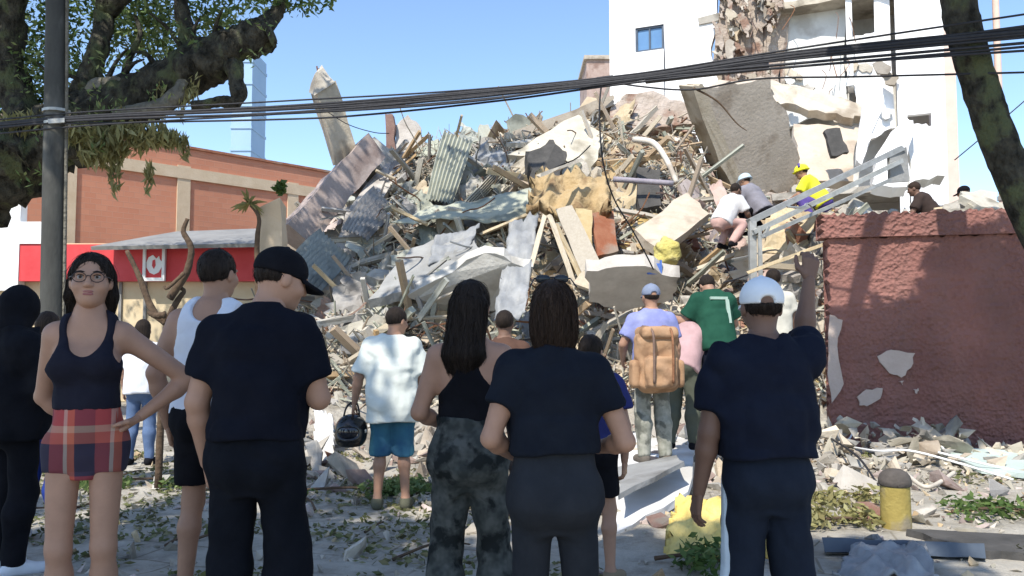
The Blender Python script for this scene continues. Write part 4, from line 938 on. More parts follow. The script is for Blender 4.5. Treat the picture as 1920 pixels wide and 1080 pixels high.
for k in range(16):
    x = cr.uniform(120, 490); y0 = 250 - .4 * x + 20; a = P(x, y0 - 30, YT - .2); e = a + Vector((cr.uniform(-.5, .5), cr.uniform(-.5, 0), cr.uniform(-.5, .6)))
    limb([a, a.lerp(e, .5) + Vector((0, 0, .08)), e], [.05, .03, .012], seed=70 + k, sides=6, name='twig')
crown(lt, 'crown', [(a_, b_, int(n_ * .8)) for a_, b_, n_ in cl], .06, 21, 'leaf', .5, 2.8)
cl2 = [pc(255, 45, YT + .5, .7, .5, .5, 600), pc(300, 30, YT + .8, .6, .5, .5, 500), pc(60, 110, YT + .3, .5, .4, .4, 350), pc(130, 130, YT + .2, .35, .3, .4, 220), pc(50, 160, YT + .2, .4, .3, .3, 220), pc(410, 45, YT + .4, .4, .3, .25, 260), pc(270, 90, YT + .6, .5, .3, .25, 220)]
crown(lt, 'crown', [(a_, b_, int(n_ * .9)) for a_, b_, n_ in cl2], .055, 22, 'leaf_pale', .5, 2.8)
cl3 = [pc(310, 262, YT - .5, .35, .3, .12, 160), pc(160, 250, YT - .5, .4, .3, .2, 240), pc(345, 275, YT - .5, .1, .1, .2, 40), pc(225, 262, YT - .5, .5, .3, .28, 420), pc(190, 290, YT - .5, .35, .3, .22, 260), pc(275, 255, YT - .5, .4, .3, .18, 220), pc(215, 330, YT - .5, .1, .1, .35, 60), pc(280, 330, YT - .5, .06, .06, .3, 40), pc(60, 235, YT - .4, .5, .3, .2, 200)]
crown(lt, 'hanging_foliage', cl3, .10, 23, 'leaf_dry', 1.6, 4.5)
qr = random.Random(8); cl = []
for k in range(84):    # the rest of its broad crown, above the picture: shades its own limbs, the pole and the left of the heap
    if k < 60: x, y, z = qr.uniform(-12, -3.5), qr.uniform(11.5, 13.2), qr.uniform(3.5, 6)
    else: x, y, z = qr.uniform(-6.5, .6), qr.uniform(12.5, 18.5), 0; z = max(.5, float(heap_z(np.array([x]), np.array([y]))[0]))
    c = up_shade(x, y, z, max(8.6, 1.4 + .43 * (y - 2) + 2.2) + qr.uniform(0, 1.4)); top = 1.4 + .45 * c.y + .9
    if c.z < top: c.z = top
    cl.append((c, (.75, .75, .5), 110 if k < 60 else 85))
crown(lt, 'crown', cl, .15, 29, 'leaf')
for k, e in enumerate(((-3.0, 10.5, 10.2), (-6, 9.5, 10.0), (-1.2, 12.5, 10.4), (-9, 12, 9.5))):
    limb([P(200, 20, YT + .2), (-6.0 + .3 * k, 12.0, 8.3), e], [.16, .13, .06], seed=40 + k, sides=8)
cl = []
for k in range(16):     # sprays of small leaves and hanging fronds in front of and below the thick limb
    x = qr.uniform(0, 500); y = 262 - .42 * x + qr.uniform(-70, 95); cl.append((P(x, y, YT - .75), (.28, .15, .22), 18))
crown(lt, 'hanging_foliage', cl, .05, 31, 'leaf_pale', 1.0, 3.2)
cl = []
for k in range(16):
    x = qr.uniform(130, 400); y = 300 - .4 * x + qr.uniform(0, 60); cl.append((P(x, y, YT - .6), (.06, .05, .3), 26))
crown(lt, 'hanging_foliage', cl, .055, 32, 'leaf_dry', 1.8, 4.5)
# leaning tree on the right
rb = P(2075, 630, 8.2); rb.z = 0
rt = empty('leaning_tree', rb); tag(rt, 'slim dark trunk leaning across the top right corner', 'tree')
part('trunk', tube([rb, P(2030, 560, 8.2), P(1960, 460, 8.2), P(1900, 330, 8.2), P(1850, 200, 8.2), P(1812, 70, 8.2), P(1795, -20, 8.2), P(1790, -240, 8.2)], [.27, .22, .19, .18, .175, .175, .17, .15], 16, 50, .05, 5), 'bark', rt, True)
part('limb', tube([P(1793, -140, 8.2), P(1900, -330, 7.9), P(2100, -520, 7.4)], [.16, .12, .07], 10, 12, .06, 6), 'bark', rt, True)
part('limb', tube([P(1790, -200, 8.2), P(1640, -420, 7.4), P(1500, -600, 6.2)], [.16, .12, .08], 10, 12, .06, 7), 'bark', rt, True)
def up_shade(x, y, z, zc):
    k = (zc - z) / SUN.z; return Vector((x + SUN.x * k, y + SUN.y * k, zc))
cr = random.Random(5); cl = []
for k in range(190):     # its crown, above the picture, keeps the sun off the lower red wall
    x = cr.uniform(4.4, 9.4); z = cr.uniform(.1, max(.3, float(np.interp(x, [4.1, 4.6, 5.2, 5.7, 7], [2.1, 1.45, 1.3, 1.9, 2.1])) - .22))
    c = up_shade(x, 10.0, z, cr.uniform(6.7, 7.8)); cl.append((c, (.62, .55, .4), 150))
cl.append((P(1950, -420, 8.0), (1.6, 1.2, .8), 700))
crown(rt, 'crown', cl, .13, 24, 'leaf')
# shade tree behind the camera: its crown keeps the sun off the onlookers
st = empty('shade_tree', (-4.6, -3.8, 0)); tag(st, 'broad shade tree standing behind the onlookers', 'tree')
part('trunk', tube([(-4.6, -3.8, 0), (-4.4, -3.7, 2), (-4.0, -3.4, 4.2), (-3.6, -3.0, 6.2)], [.45, .36, .32, .26], 14, 18, .06, 3), 'bark', st, True)
for k, e in enumerate(((-7.5, -2.2, 8), (-1.6, -1.6, 7.8), (-4.5, .8, 8.2), (-3.5, -5.5, 8.3), (.3, -2.6, 7.8))):
    part('limb', tube([(-3.7, -3.1, 5.6), ((-3.7 + e[0]) / 2, (-3.1 + e[1]) / 2, 7.3), e], [.18, .13, .05], 8, 10, .06, 30 + k), 'bark', st, True)
cl = []
for k in range(150):
    x = cr.uniform(-5.0, 1.9); y = cr.uniform(2.4, 4.15 if x > -2.6 else 5.0); z = cr.uniform(.35, 1.9)
    c = up_shade(x, y, z, cr.uniform(6.8, 8.6)); cl.append((c, (.62, .6, .45), 120))
for k in range(20):     # thinner outer twigs: dappled ground beyond the front row
    x = cr.uniform(-5.0, -.6); y = cr.uniform(5.0, 8.0); c = up_shade(x, y, cr.uniform(0, 1.5), cr.uniform(7.4, 8.4)); cl.append((c, (.5, .5, .35), 75))
crown(st, 'crown', cl, .14, 25, 'leaf')
# bare broken sapling behind the woman in shorts, spiky plant on the heap
b0 = P(300, 760, 7.5); b0.z = 0; sp_ = empty('broken_sapling', b0); tag(sp_, 'bare brown sapling with twisted broken branches before the red fascia', 'sapling')
part('trunk', tube([b0, P(306, 690, 7.5), P(312, 600, 7.5)], [.035, .032, .03], 8, 10, .1, 1), 'bark_brown', sp_, True)
for k, (pp, r_) in enumerate(((((312, 605), (285, 580), (262, 520), (238, 470)), .04), (((312, 600), (335, 560), (345, 545), (326, 535)), .03), (((318, 560), (350, 510), (358, 465), (344, 435), (352, 410)), .038), (((310, 590), (290, 592), (278, 585)), .035), (((345, 512), (315, 540), (308, 536)), .02))):
    part('branch', tube([P(x, y, 7.5 - .05 * k) for x, y in pp], [r_, r_ * .5], 7, 16, .12, 2 + k), 'bark_brown', sp_, True)
b1 = P(492, 520, 12.5); h1 = heap_hit(492, 520); b1.z = max(0.0, b1.z); pl = empty('spiky_plant', b1); tag(pl, 'spiky yellow-green plant head on a bent bare stem left of the heap', 'plant')
part('stem', tube([b1 - Vector((0, 0, 1.6)), P(482, 470, 12.5), P(486, 410, 12.5), P(470, 385, 12.5)], [.05, .035, .025], 7, 14, .1, 2), 'bark_brown', pl, True)
for k in range(34):
    a = cr.uniform(0, 6.28); e = cr.uniform(-.5, 1.2); d = Vector((math.cos(a) * math.cos(e), math.sin(a) * math.cos(e), math.sin(e))); c = P(466, 382, 12.5); l = cr.uniform(.15, .34)
    s_ = d.cross(Vector((.3, .2, 1))).normalized() * .02
    part('leaf', slab([c + s_, c - s_, c + d * l * .6 - s_ * 1.2, c + d * l + Vector((0, 0, -.05)), c + d * l * .6 + s_ * 1.2], .006, 0, 1), 'leaf_dry', pl)
b2 = P(522, 470, 12.8); pp2 = empty('gate_pillar', b2); tag(pp2, 'small yellowish pillar with a plant tuft left of the leaning beam', 'pillar')
part('shaft', beam(P(512, 560, 12.8), P(512, 385, 12.8), .34, .34, 0, 5, .02, 3), 'beam_cream', pp2)
part('plant_tuft', (lambda m: ([v_.co.copy() for v_ in m.vertices], [tuple(p_.vertices) for p_ in m.polygons]))(leaves([(P(526, 352, 12.8), (.1, .1, .12), 60)], .07, 9)), 'leaf', pp2)
# leaf litter and torn branches on the ground (uncountable)
def litter(n, seed):
    r = np.random.RandomState(seed); X = r.uniform(-6, 7, n * 6); Y = r.uniform(3.8, 10, n * 6); Q = np.stack([X, Y, 0 * X], 1)
    lf = make_noise(77, 1.5)(Q) + .35 * make_noise(78, .5)(Q)
    want = np.where(X < .4, .02, .38) - .25 * (Y > 5.6) * (Y < 8.5) * (X < .4)
    k = np.nonzero(lf > want)[0][:n]; X, Y, lf = X[k], Y[k], lf[k]; n = len(X)
    Z = ground_z(X, Y) + .012 + r.uniform(0, .10, n) * np.clip(lf, 0, 1)
    C = np.stack([X, Y, Z], 1); a = r.normal(size=(n, 3)) * [1, 1, .35]; a /= np.linalg.norm(a, axis=1)[:, None]
    b = np.cross(a, r.normal(size=(n, 3)) * [.4, .4, 1]); b /= np.linalg.norm(b, axis=1)[:, None]; s = (.022 * r.uniform(.5, 1.9, n))[:, None]
    V = np.stack([C - a * s, C + b * s / 2, C + a * s, C - b * s / 2], 1).reshape(-1, 3)
    return V, [(4 * i, 4 * i + 1, 4 * i + 2, 4 * i + 3) for i in range(n)]
v, f = litter(11000, 3); tag(link('leaf_litter', mesh('leaf_litter', v, f), 'litter'), 'torn green and dry leaves littering the dusty paving', 'leaf litter', kind='stuff')
for k in range(26):
    x = cr.uniform(-4.5, .6) if k < 16 else cr.uniform(2, 5.5); y = cr.uniform(5, 8.5); a = cr.uniform(0, 3.14); l = cr.uniform(.25, .7); z = gz(x, y)
    v, f = tube([(x, y, z + .01), (x + l * .5 * math.cos(a), y + l * .5 * math.sin(a), z + cr.uniform(.03, .10)), (x + l * math.cos(a + .3), y + l * math.sin(a + .3), z + .015)], [.012, .005], 5, 6)
    o = thing('fallen_twig', mesh('fallen_twig', v, f), 'bark_brown', 'thin fallen twig lying among the leaf litter', 'twig', 'fallen twigs on the ground')

# leafy branches torn off the trees
for k, (px, py, n, rx, mt, lb) in enumerate(((285, 905, 900, .55, 'leaf_pale', 'leafy green branch lying behind the woman in plaid shorts'), (660, 925, 700, .6, 'leaf_pale', 'flattened green branch left of the helmet holder'), (800, 915, 420, .4, 'leaf_pale', 'green leafy scrap right of the helmet holder'),
        (1300, 1056, 260, .22, 'leaf', 'small green sprig in front of the yellow foam slab'), (1585, 935, 420, .35, 'leaf_dry', 'yellow-green branch left of the bollard'), (1590, 985, 380, .32, 'leaf_dry', 'dry leafy branch in front of the bollard foot'), (1880, 965, 300, .35, 'leaf', 'green weeds at the right edge beyond the dark plank'))):
    q = on_ground(px, py); e = empty('leafy_branch', q); tag(e, lb, 'branch')
    part('stem', tube([q + Vector((-rx, .1, .02)), q + Vector((0, 0, .07)), q + Vector((rx, -.05, .03))], [.016, .006], 6, 8), 'bark_brown', e)
    cl_ = [(q + Vector((cr.uniform(-rx, rx), cr.uniform(-.25, .25), .06)), (rx * .45, .2, .06 + .03 * (k > 2)), n // 5) for _ in range(5)]
    crown(e, 'foliage', cl_, .035, 90 + k, mt, 0, 2.5)
for k, (px, py, n, lb) in enumerate(((665, 590, 500, 'yellow-green creeper caught at the foot of the heap left of centre'), (730, 575, 300, 'pale green tuft under the tipped slab'))):
    q = heap_hit(px, py) or P(px, py, 12); e = empty('creeper', q); tag(e, lb, 'plant')
    part('stem', tube([q + Vector((-.4, 0, -.15)), q + Vector((0, -.1, .05)), q + Vector((.4, -.05, .12))], [.02, .008], 6, 8), 'bark_brown', e)
    crown(e, 'foliage', [(q + Vector((cr.uniform(-.4, .4), -.12, cr.uniform(-.12, .15))), (.25, .15, .12), n // 4) for _ in range(4)], .05, 97 + k, 'leaf_dry' if k == 0 else 'leaf_pale', .2, 2.5)
# ================================================================== PEOPLE
def net(field, lo, hi, h, band=True):
    """mesh the zero surface of a distance-like field (surface nets), evaluated only near the surface"""
    lo = np.array(lo, float); hi = np.array(hi, float); q = 4
    n = np.maximum(np.ceil((hi - lo) / (h * q)).astype(int), 2)
    ax = [lo[i] + np.arange(n[i] + 1) * h * q for i in range(3)]
    G_ = np.stack(np.meshgrid(*ax, indexing='ij'), -1).reshape(-1, 3); fc = field(G_).reshape(n + 1)
    m = n * q + 1; Fv = np.empty(m); 
    # block values: nearest coarse sample
    idx = [np.minimum((np.arange(m[i]) + q // 2) // q, n[i]) for i in range(3)]
    Fv = fc[np.ix_(*idx)].copy(); near = np.abs(Fv) < h * q * 2.2
    ii = np.nonzero(near); Q = lo + np.stack(ii, -1) * h; Fv[ii] = field(Q)
    ins = Fv < 0; sx, sy, sz = m - 1
    cnt = np.zeros((sx, sy, sz), int); acc = np.zeros((sx, sy, sz, 3))
    tot = np.zeros((sx, sy, sz), int)
    for a in (0, 1):
        for b in (0, 1):
            for c in (0, 1): tot += ins[a:a + sx, b:b + sy, c:c + sz]
    act = (tot > 0) & (tot < 8)
    I, J, K = np.nonzero(act)
    if len(I) == 0: return np.zeros((0, 3)), []
    pos = np.zeros((len(I), 3)); num = np.zeros(len(I))
    for axis in range(3):
        o1, o2 = [x for x in range(3) if x != axis]
        for a in (0, 1):
            for b in (0, 1):
                off = np.zeros(3, int); off[o1] = a; off[o2] = b; off2 = off.copy(); off2[axis] = 1
                f0 = Fv[I + off[0], J + off[1], K + off[2]]; f1 = Fv[I + off2[0], J + off2[1], K + off2[2]]
                cr_ = (f0 < 0) != (f1 < 0); t = np.where(cr_, f0 / np.where(f0 == f1, 1, f0 - f1), 0)
                p = np.tile(off.astype(float), (len(I), 1)); p[:, axis] = t
                pos += p * cr_[:, None]; num += cr_
    V = lo + (np.stack([I, J, K], -1) + pos / num[:, None]) * h
    ID = -np.ones((sx, sy, sz), int); ID[I, J, K] = np.arange(len(I)); faces = []
    for axis in range(3):
        o1, o2 = (axis + 1) % 3, (axis + 2) % 3
        sl0 = [slice(None)] * 3; sl1 = [slice(None)] * 3; sl0[axis] = slice(0, m[axis] - 1); sl1[axis] = slice(1, m[axis])
        d = ins[tuple(sl0)].astype(int) - ins[tuple(sl1)].astype(int)
        e = np.stack(np.nonzero(d), -1); s = d[tuple(e.T)]
        ok = (e[:, o1] > 0) & (e[:, o2] > 0) & (e[:, o1] < m[o1] - 1) & (e[:, o2] < m[o2] - 1); e = e[ok]; s = s[ok]
        c = [e.copy() for _ in range(4)]; c[1][:, o1] -= 1; c[2][:, o1] -= 1; c[2][:, o2] -= 1; c[3][:, o2] -= 1
        qd = np.stack([ID[tuple(x.T)] for x in c], -1); qd = np.where((s > 0)[:, None], qd, qd[:, ::-1]); faces.append(qd)
    Fq = np.concatenate(faces); Fq = Fq[(Fq >= 0).all(1)]
    return V, Fq
def np_mesh(name, V, Fq, smooth=True):
    me = bpy.data.meshes.new(name); n = len(Fq)
    me.vertices.add(len(V)); me.vertices.foreach_set('co', np.asarray(V, float).ravel())
    me.loops.add(4 * n); me.loops.foreach_set('vertex_index', np.asarray(Fq, np.int32).ravel())
    me.polygons.add(n); me.polygons.foreach_set('loop_start', np.arange(0, 4 * n, 4, dtype=np.int32))
    me.polygons.foreach_set('use_smooth', np.ones(n, bool)); me.update(); return me
def relax(V, Fq, it=2, lam=.5):
    for _ in range(it):
        s = np.zeros_like(V); c = np.zeros(len(V))
        for a, b in ((0, 1), (1, 2), (2, 3), (3, 0)):
            np.add.at(s, Fq[:, a], V[Fq[:, b]]); np.add.at(c, Fq[:, a], 1); np.add.at(s, Fq[:, b], V[Fq[:, a]]); np.add.at(c, Fq[:, b], 1)
        V = V + lam * (s / np.maximum(c, 1)[:, None] - V)
    return V
def A3(v): return np.array(tuple(v), float)
def rcone(Q, a, b, r1, r2):
    a, b = A3(a), A3(b); d = b - a; L2 = d @ d; t = np.clip((Q - a) @ d / max(L2, 1e-9), 0, 1)
    return np.linalg.norm(Q - a - t[:, None] * d, axis=1) - (r1 + (r2 - r1) * t)
def ell(Q, c, r, Rm=None):
    p = Q - A3(c)
    if Rm is not None: p = p @ Rm
    r = np.array(r, float); k = np.linalg.norm(p / r, axis=1); k2 = np.linalg.norm(p / r ** 2, axis=1)
    return np.where(k2 > 1e-6, k * (k - 1) / np.maximum(k2, 1e-6), -r.min())
def smin(a, b, k):
    h = np.clip(.5 + .5 * (b - a) / k, 0, 1); return b + (a - b) * h - k * h * (1 - h)
def smax(a, b, k): return -smin(-a, -b, k)
def smins(fs, k):
    o = fs[0]
    for q in fs[1:]: o = smin(o, q, k)
    return o
PROF = {'m': np.array([[-.15, .08, .075, -.0], [-.07, .155, .115, -.012], [.02, .165, .12, -.01], [.12, .158, .108, 0], [.25, .165, .115, .0], [.36, .178, .12, -.005], [.44, .172, .105, -.01], [.49, .12, .08, -.012], [.535, .06, .06, -.01]]),
        'f': np.array([[-.15, .08, .08, -.0], [-.07, .170, .130, -.018], [.02, .172, .125, -.012], [.12, .145, .098, 0], [.22, .134, .095, .004], [.33, .148, .115, .012], [.42, .15, .092, -.004], [.485, .105, .068, -.01], [.53, .05, .05, -.008]])}
def heads(yaw, pitch, roll=0.0):
    return np.array(Matrix.Rotation(yaw, 3, 'Z') @ Matrix.Rotation(roll, 3, 'Y') @ Matrix.Rotation(pitch, 3, 'X'))

class Body:
    """local frame: x to the person's right, y ahead, z up; joints in metres for a 1.75 m figure, then scaled"""
    def __init__(s, H, sex='m', wide=1.0, joints=None, yaw=0, pitch=0, roll=0, girth=1.0, hipw=.86):
        s.hw = hipw; s.k = H / 1.75; s.sex = sex; s.wide = wide; s.girth = girth; f = sex == 'f'
        sw = .155 if f else .18
        J = dict(pelvis=(0, 0, .95), neck=(0, -.01, 1.475), shL=(-sw * wide, -.005, 1.388), shR=(sw * wide, -.005, 1.388),
                 elL=(-sw * wide - .06, -.03, 1.12), elR=(sw * wide + .06, -.03, 1.12), wrL=(-sw * wide - .07, .05, .88), wrR=(sw * wide + .07, .05, .88),
                 hipL=(-.092 * hipw, 0, .925), hipR=(.092 * hipw, 0, .925), knL=(-.10, .02, .50), knR=(.10, .02, .50), anL=(-.12, -.03, .085), anR=(.12, -.03, .085))
        if joints: J.update(joints)
        s.J = {q: np.array(p, float) * s.k for q, p in J.items()}
        s.Rh = heads(yaw, pitch, roll)
        s.hc = s.J['neck'] + s.Rh @ np.array([0, .03, .145]) * s.k
        w = s.J['neck'] - s.J['pelvis']; s.L = np.linalg.norm(w); w = w / s.L
        u = s.J['shR'] - s.J['shL']; u = u - w * (u @ w); u = u / np.linalg.norm(u); v = np.cross(w, u)
        s.Rt = np.stack([u, v, w], 1)
    def tl(s, Q): return (Q - s.J['pelvis']) @ s.Rt / s.k      # torso-local, unscaled metres
    def torso(s, Q, ea=0.0, eb=0.0, hang=None, lo=-.15, hi=.535, flare=0.0):
        p = s.tl(Q); z = p[:, 2]; T_ = PROF[s.sex]
        a = np.interp(z, T_[:, 0], T_[:, 1]) * s.wide; b = np.interp(z, T_[:, 0], T_[:, 2]) * s.girth; yc = np.interp(z, T_[:, 0], T_[:, 3])
        a = a * np.interp(z, [.0, .2], [s.hw, 1.0]); b = b * np.interp(z, [.0, .2], [.5 + .5 * s.hw, 1.0])
        if hang is not None:   # cloth falling straight from the chest
            ha, hb = hang; q_ = np.clip(z - .26, 0, 1); a = np.maximum(a, ha - .45 * q_ - 1.2 * q_ ** 2); b = np.maximum(b, hb - .35 * q_ - 1.2 * q_ ** 2)
        a = a + ea + flare * np.clip(.3 - z, 0, 1); b = b + eb + flare * np.clip(.3 - z, 0, 1)
        rr_ = (np.abs(p[:, 0] / a) ** 2.3 + np.abs((p[:, 1] - yc) / b) ** 2.3) ** (1 / 2.3)
        f = (rr_ - 1) * np.minimum(a, b)
        return np.maximum(np.maximum(f, z - hi), lo - z) * s.k
    def arm(s, Q, S_, e=0.0, part='all', thin=1.0):
        J = s.J; k = s.k; g = (.88 if s.sex == 'f' else 1.0) * thin; sh, el, wr = J['sh' + S_], J['el' + S_], J['wr' + S_]
        up = rcone(Q, sh, el, .057 * g * k + e, .043 * g * k + e)
        if part == 'upper': return up
        md = el + (wr - el) * .28
        return smins([up, rcone(Q, el, md, .042 * g * k + e, .043 * g * k + e), rcone(Q, md, wr, .043 * g * k + e, .027 * g * k + e)], .02 * k)
    def leg(s, Q, S_, e=0.0, ec=0.0, thick=1.0):
        J = s.J; k = s.k * thick * (.55 + .45 * s.hw); f = 1.04 if s.sex == 'f' else 1.0; hp, kn, an = J['hip' + S_], J['kn' + S_], J['an' + S_]
        md = kn + (an - kn) * .3 + np.array([0, -.015 * k, 0])
        return smins([rcone(Q, hp, kn, .080 * f * k + e, .056 * k + (e + ec) / 2), rcone(Q, kn, md, .053 * k + (e + ec) / 2, .055 * f * k + ec), rcone(Q, md, an, .055 * f * k + ec, .036 * k + ec)], .03 * k)
    def foot(s, Q, S_, e=0.0):
        k = s.k; an = s.J['an' + S_]; o = -1 if S_ == 'L' else 1
        heel = an + np.array([0, -.035, -.045]) * k; toe = an + np.array([.03 * o, .15, -.055]) * k
        f = smin(rcone(Q, heel, toe, .036 * k + e, .03 * k + e), rcone(Q, an, an + np.array([0, .06, -.04]) * k, .036 * k + e, .036 * k + e), .03)
        return np.maximum(f, an[2] - .085 * k - Q[:, 2])
    def butt(s, Q, e=0.0):
        c = s.J['pelvis']; g = .098 if s.sex == 'f' else .090
        return smin(*[np.linalg.norm(Q - c - s.Rt @ np.array([x, -.05, -.045]) * s.k, axis=1) - g * s.k * s.girth - e for x in (-.072 * s.hw, .072 * s.hw)], .03)
    def trap(s, Q, e=0.0):
        n0 = s.J['neck'] - s.Rt @ np.array([0, .005, .045]) * s.k
        return np.minimum(*[rcone(Q, n0, s.J['sh' + S_] * .85 + n0 * .15, .05 * s.k + e, .043 * s.k + e) for S_ in 'LR'])
    def bodyf(s, Q, feet=True):
        k = s.k
        f = smin(s.torso(Q), s.butt(Q), .05 * k)
        for S_ in 'LR':
            f = smin(f, s.arm(Q, S_), .045 * k)
        f = smin(f, np.minimum(*[smin(s.leg(Q, S_), s.foot(Q, S_), .03 * k) for S_ in 'LR']), .035 * k)
        f = smin(f, s.trap(Q), .05 * k)
        if s.sex == 'f':
            for x in (-.07, .07): f = smin(f, ell(Q, s.J['pelvis'] + s.Rt @ np.array([x, .09, .32]) * k, (.06 * k, .05 * k, .058 * k)), .05 * k)
        n0 = s.J['neck'] - s.Rt @ np.array([0, 0, .05]) * k
        f = smin(f, rcone(Q, n0, s.J['neck'] + (s.hc - s.J['neck']) * .55, .066 * k, .052 * k), .05 * k)
        return f
    def hl(s, Q): return (Q - s.hc) @ s.Rh / s.k               # head-local
    def headf(s, Q):
        p = s.hl(Q); k = s.k
        f = ell(p, (0, -.012, .025), (.076, .096, .092))
        f = smin(f, ell(p, (0, .028, -.045), (.058, .062, .075)), .05)
        f = smin(f, ell(p, (0, .062, -.088), (.026, .024, .022)), .03)
        for x in (-1, 1):
            f = smax(f, -ell(p, (x * .032, .10, .006), (.017, .018, .011)), .018)
            f = smin(f, ell(p, (x * .03, .082, .024), (.024, .010, .007)), .016)
            f = smin(f, ell(p, (x * .043, .058, -.03), (.022, .024, .020)), .03)
            f = smin(f, ell(p, (x * .077, -.008, -.008), (.010, .020, .031)), .008)
        f = smin(f, rcone(p, (0, .088, .012), (0, .106, -.026), .008, .0125), .014)
        for x in (-.011, .011): f = smin(f, ell(p, (x, .098, -.03), (.009, .010, .008)), .008)
        f = smin(f, ell(p, (0, .083, -.056), (.024, .011, .0065)), .010)
        f = smin(f, ell(p, (0, .082, -.067), (.020, .011, .0065)), .008)
        f = smin(f, rcone(p, (0, -.02, -.05), (0, -.035, -.15), .052, .055), .03)
        return f * k
def hand_field(w, d, n, t, k, curl=.5, spread=.0):
    """w wrist, d along the hand, n the way the palm faces, t towards the thumb"""
    w, d, n, t = [np.array(q, float) for q in (w, d, n, t)]; segs = []
    for i, (off, L, L0) in enumerate(((.030, .070, .088), (.010, .078, .092), (-.010, .072, .088), (-.029, .056, .080))):
        kn = w + d * L0 * k + t * off * k; segs.append((w + d * .01 * k + t * off * .5 * k, kn, .015 * k, .0115 * k, 0))
        a = curl * (1 + .12 * i); q = kn; ang = 0.0
        for j, fr_ in enumerate((.45, .32, .23)):
            ang += a * (.75, 1.0, .7)[j]
            e = q + (d * math.cos(ang) + n * math.sin(ang) + t * spread * (1.5 - i) * .1) * L * fr_ * k
            segs.append((q, e, (.0098 - .0012 * j) * k, (.0088 - .0012 * j) * k, 1)); q = e
    b = w + d * .025 * k + t * .022 * k; m1 = b + (d * .6 + t * .7 + n * .25) * .042 * k; m2 = m1 + (d * .85 + t * .2 + n * .35) * .034 * k; m3 = m2 + (d * .9 + n * .35) * .026 * k
    segs += [(b, m1, .016 * k, .0125 * k, 0), (m1, m2, .0115 * k, .010 * k, 1), (m2, m3, .010 * k, .008 * k, 1)]
    def f(Q):
        o = None
        for a, e, r1, r2, kind in segs:
            q = rcone(Q, a, e, r1, r2); o = q if o is None else smin(o, q, .010 * k if kind == 0 else .0045 * k)
        return o
    P_ = np.array([s_[0] for s_ in segs] + [s_[1] for s_ in segs]); return f, P_.min(0) - .022 * k, P_.max(0) + .022 * k

def skin(name, c, c2=None):
    if name not in MT: MT[name] = mk(name, c, c2 or tuple(x * .86 for x in c), 9, .55, .12, 120, spec=.35, bdist=.004)
    return name
def cloth(name, c, c2=None, **kw):
    if name not in MT:
        a = dict(scale=6, rough=.9, bump=.35, bscale=45, sheen=0, spec=.12, bdist=.006); a.update(kw); MT[name] = mk(name, c, c2 or tuple(x * .8 for x in c), **a)
    return name
SK_F = skin('skin_light', (.42, .235, .155)); SK_M = skin('skin_mid', (.36, .20, .13)); SK_D = skin('skin_dark', (.17, .095, .065)); SK_T = skin('skin_tan', (.33, .19, .13))
HAIR = cloth('hair_dark', (.014, .010, .008), (.03, .021, .016), scale=10, stretch=(14, 14, .8), bump=.8, bscale=18, rough=.5, bdist=.01, sheen=0)
HAIR_B = cloth('hair_brown', (.024, .015, .011), (.05, .031, .021), scale=10, stretch=(14, 14, .8), bump=.8, bscale=18, rough=.5, bdist=.01, sheen=0)

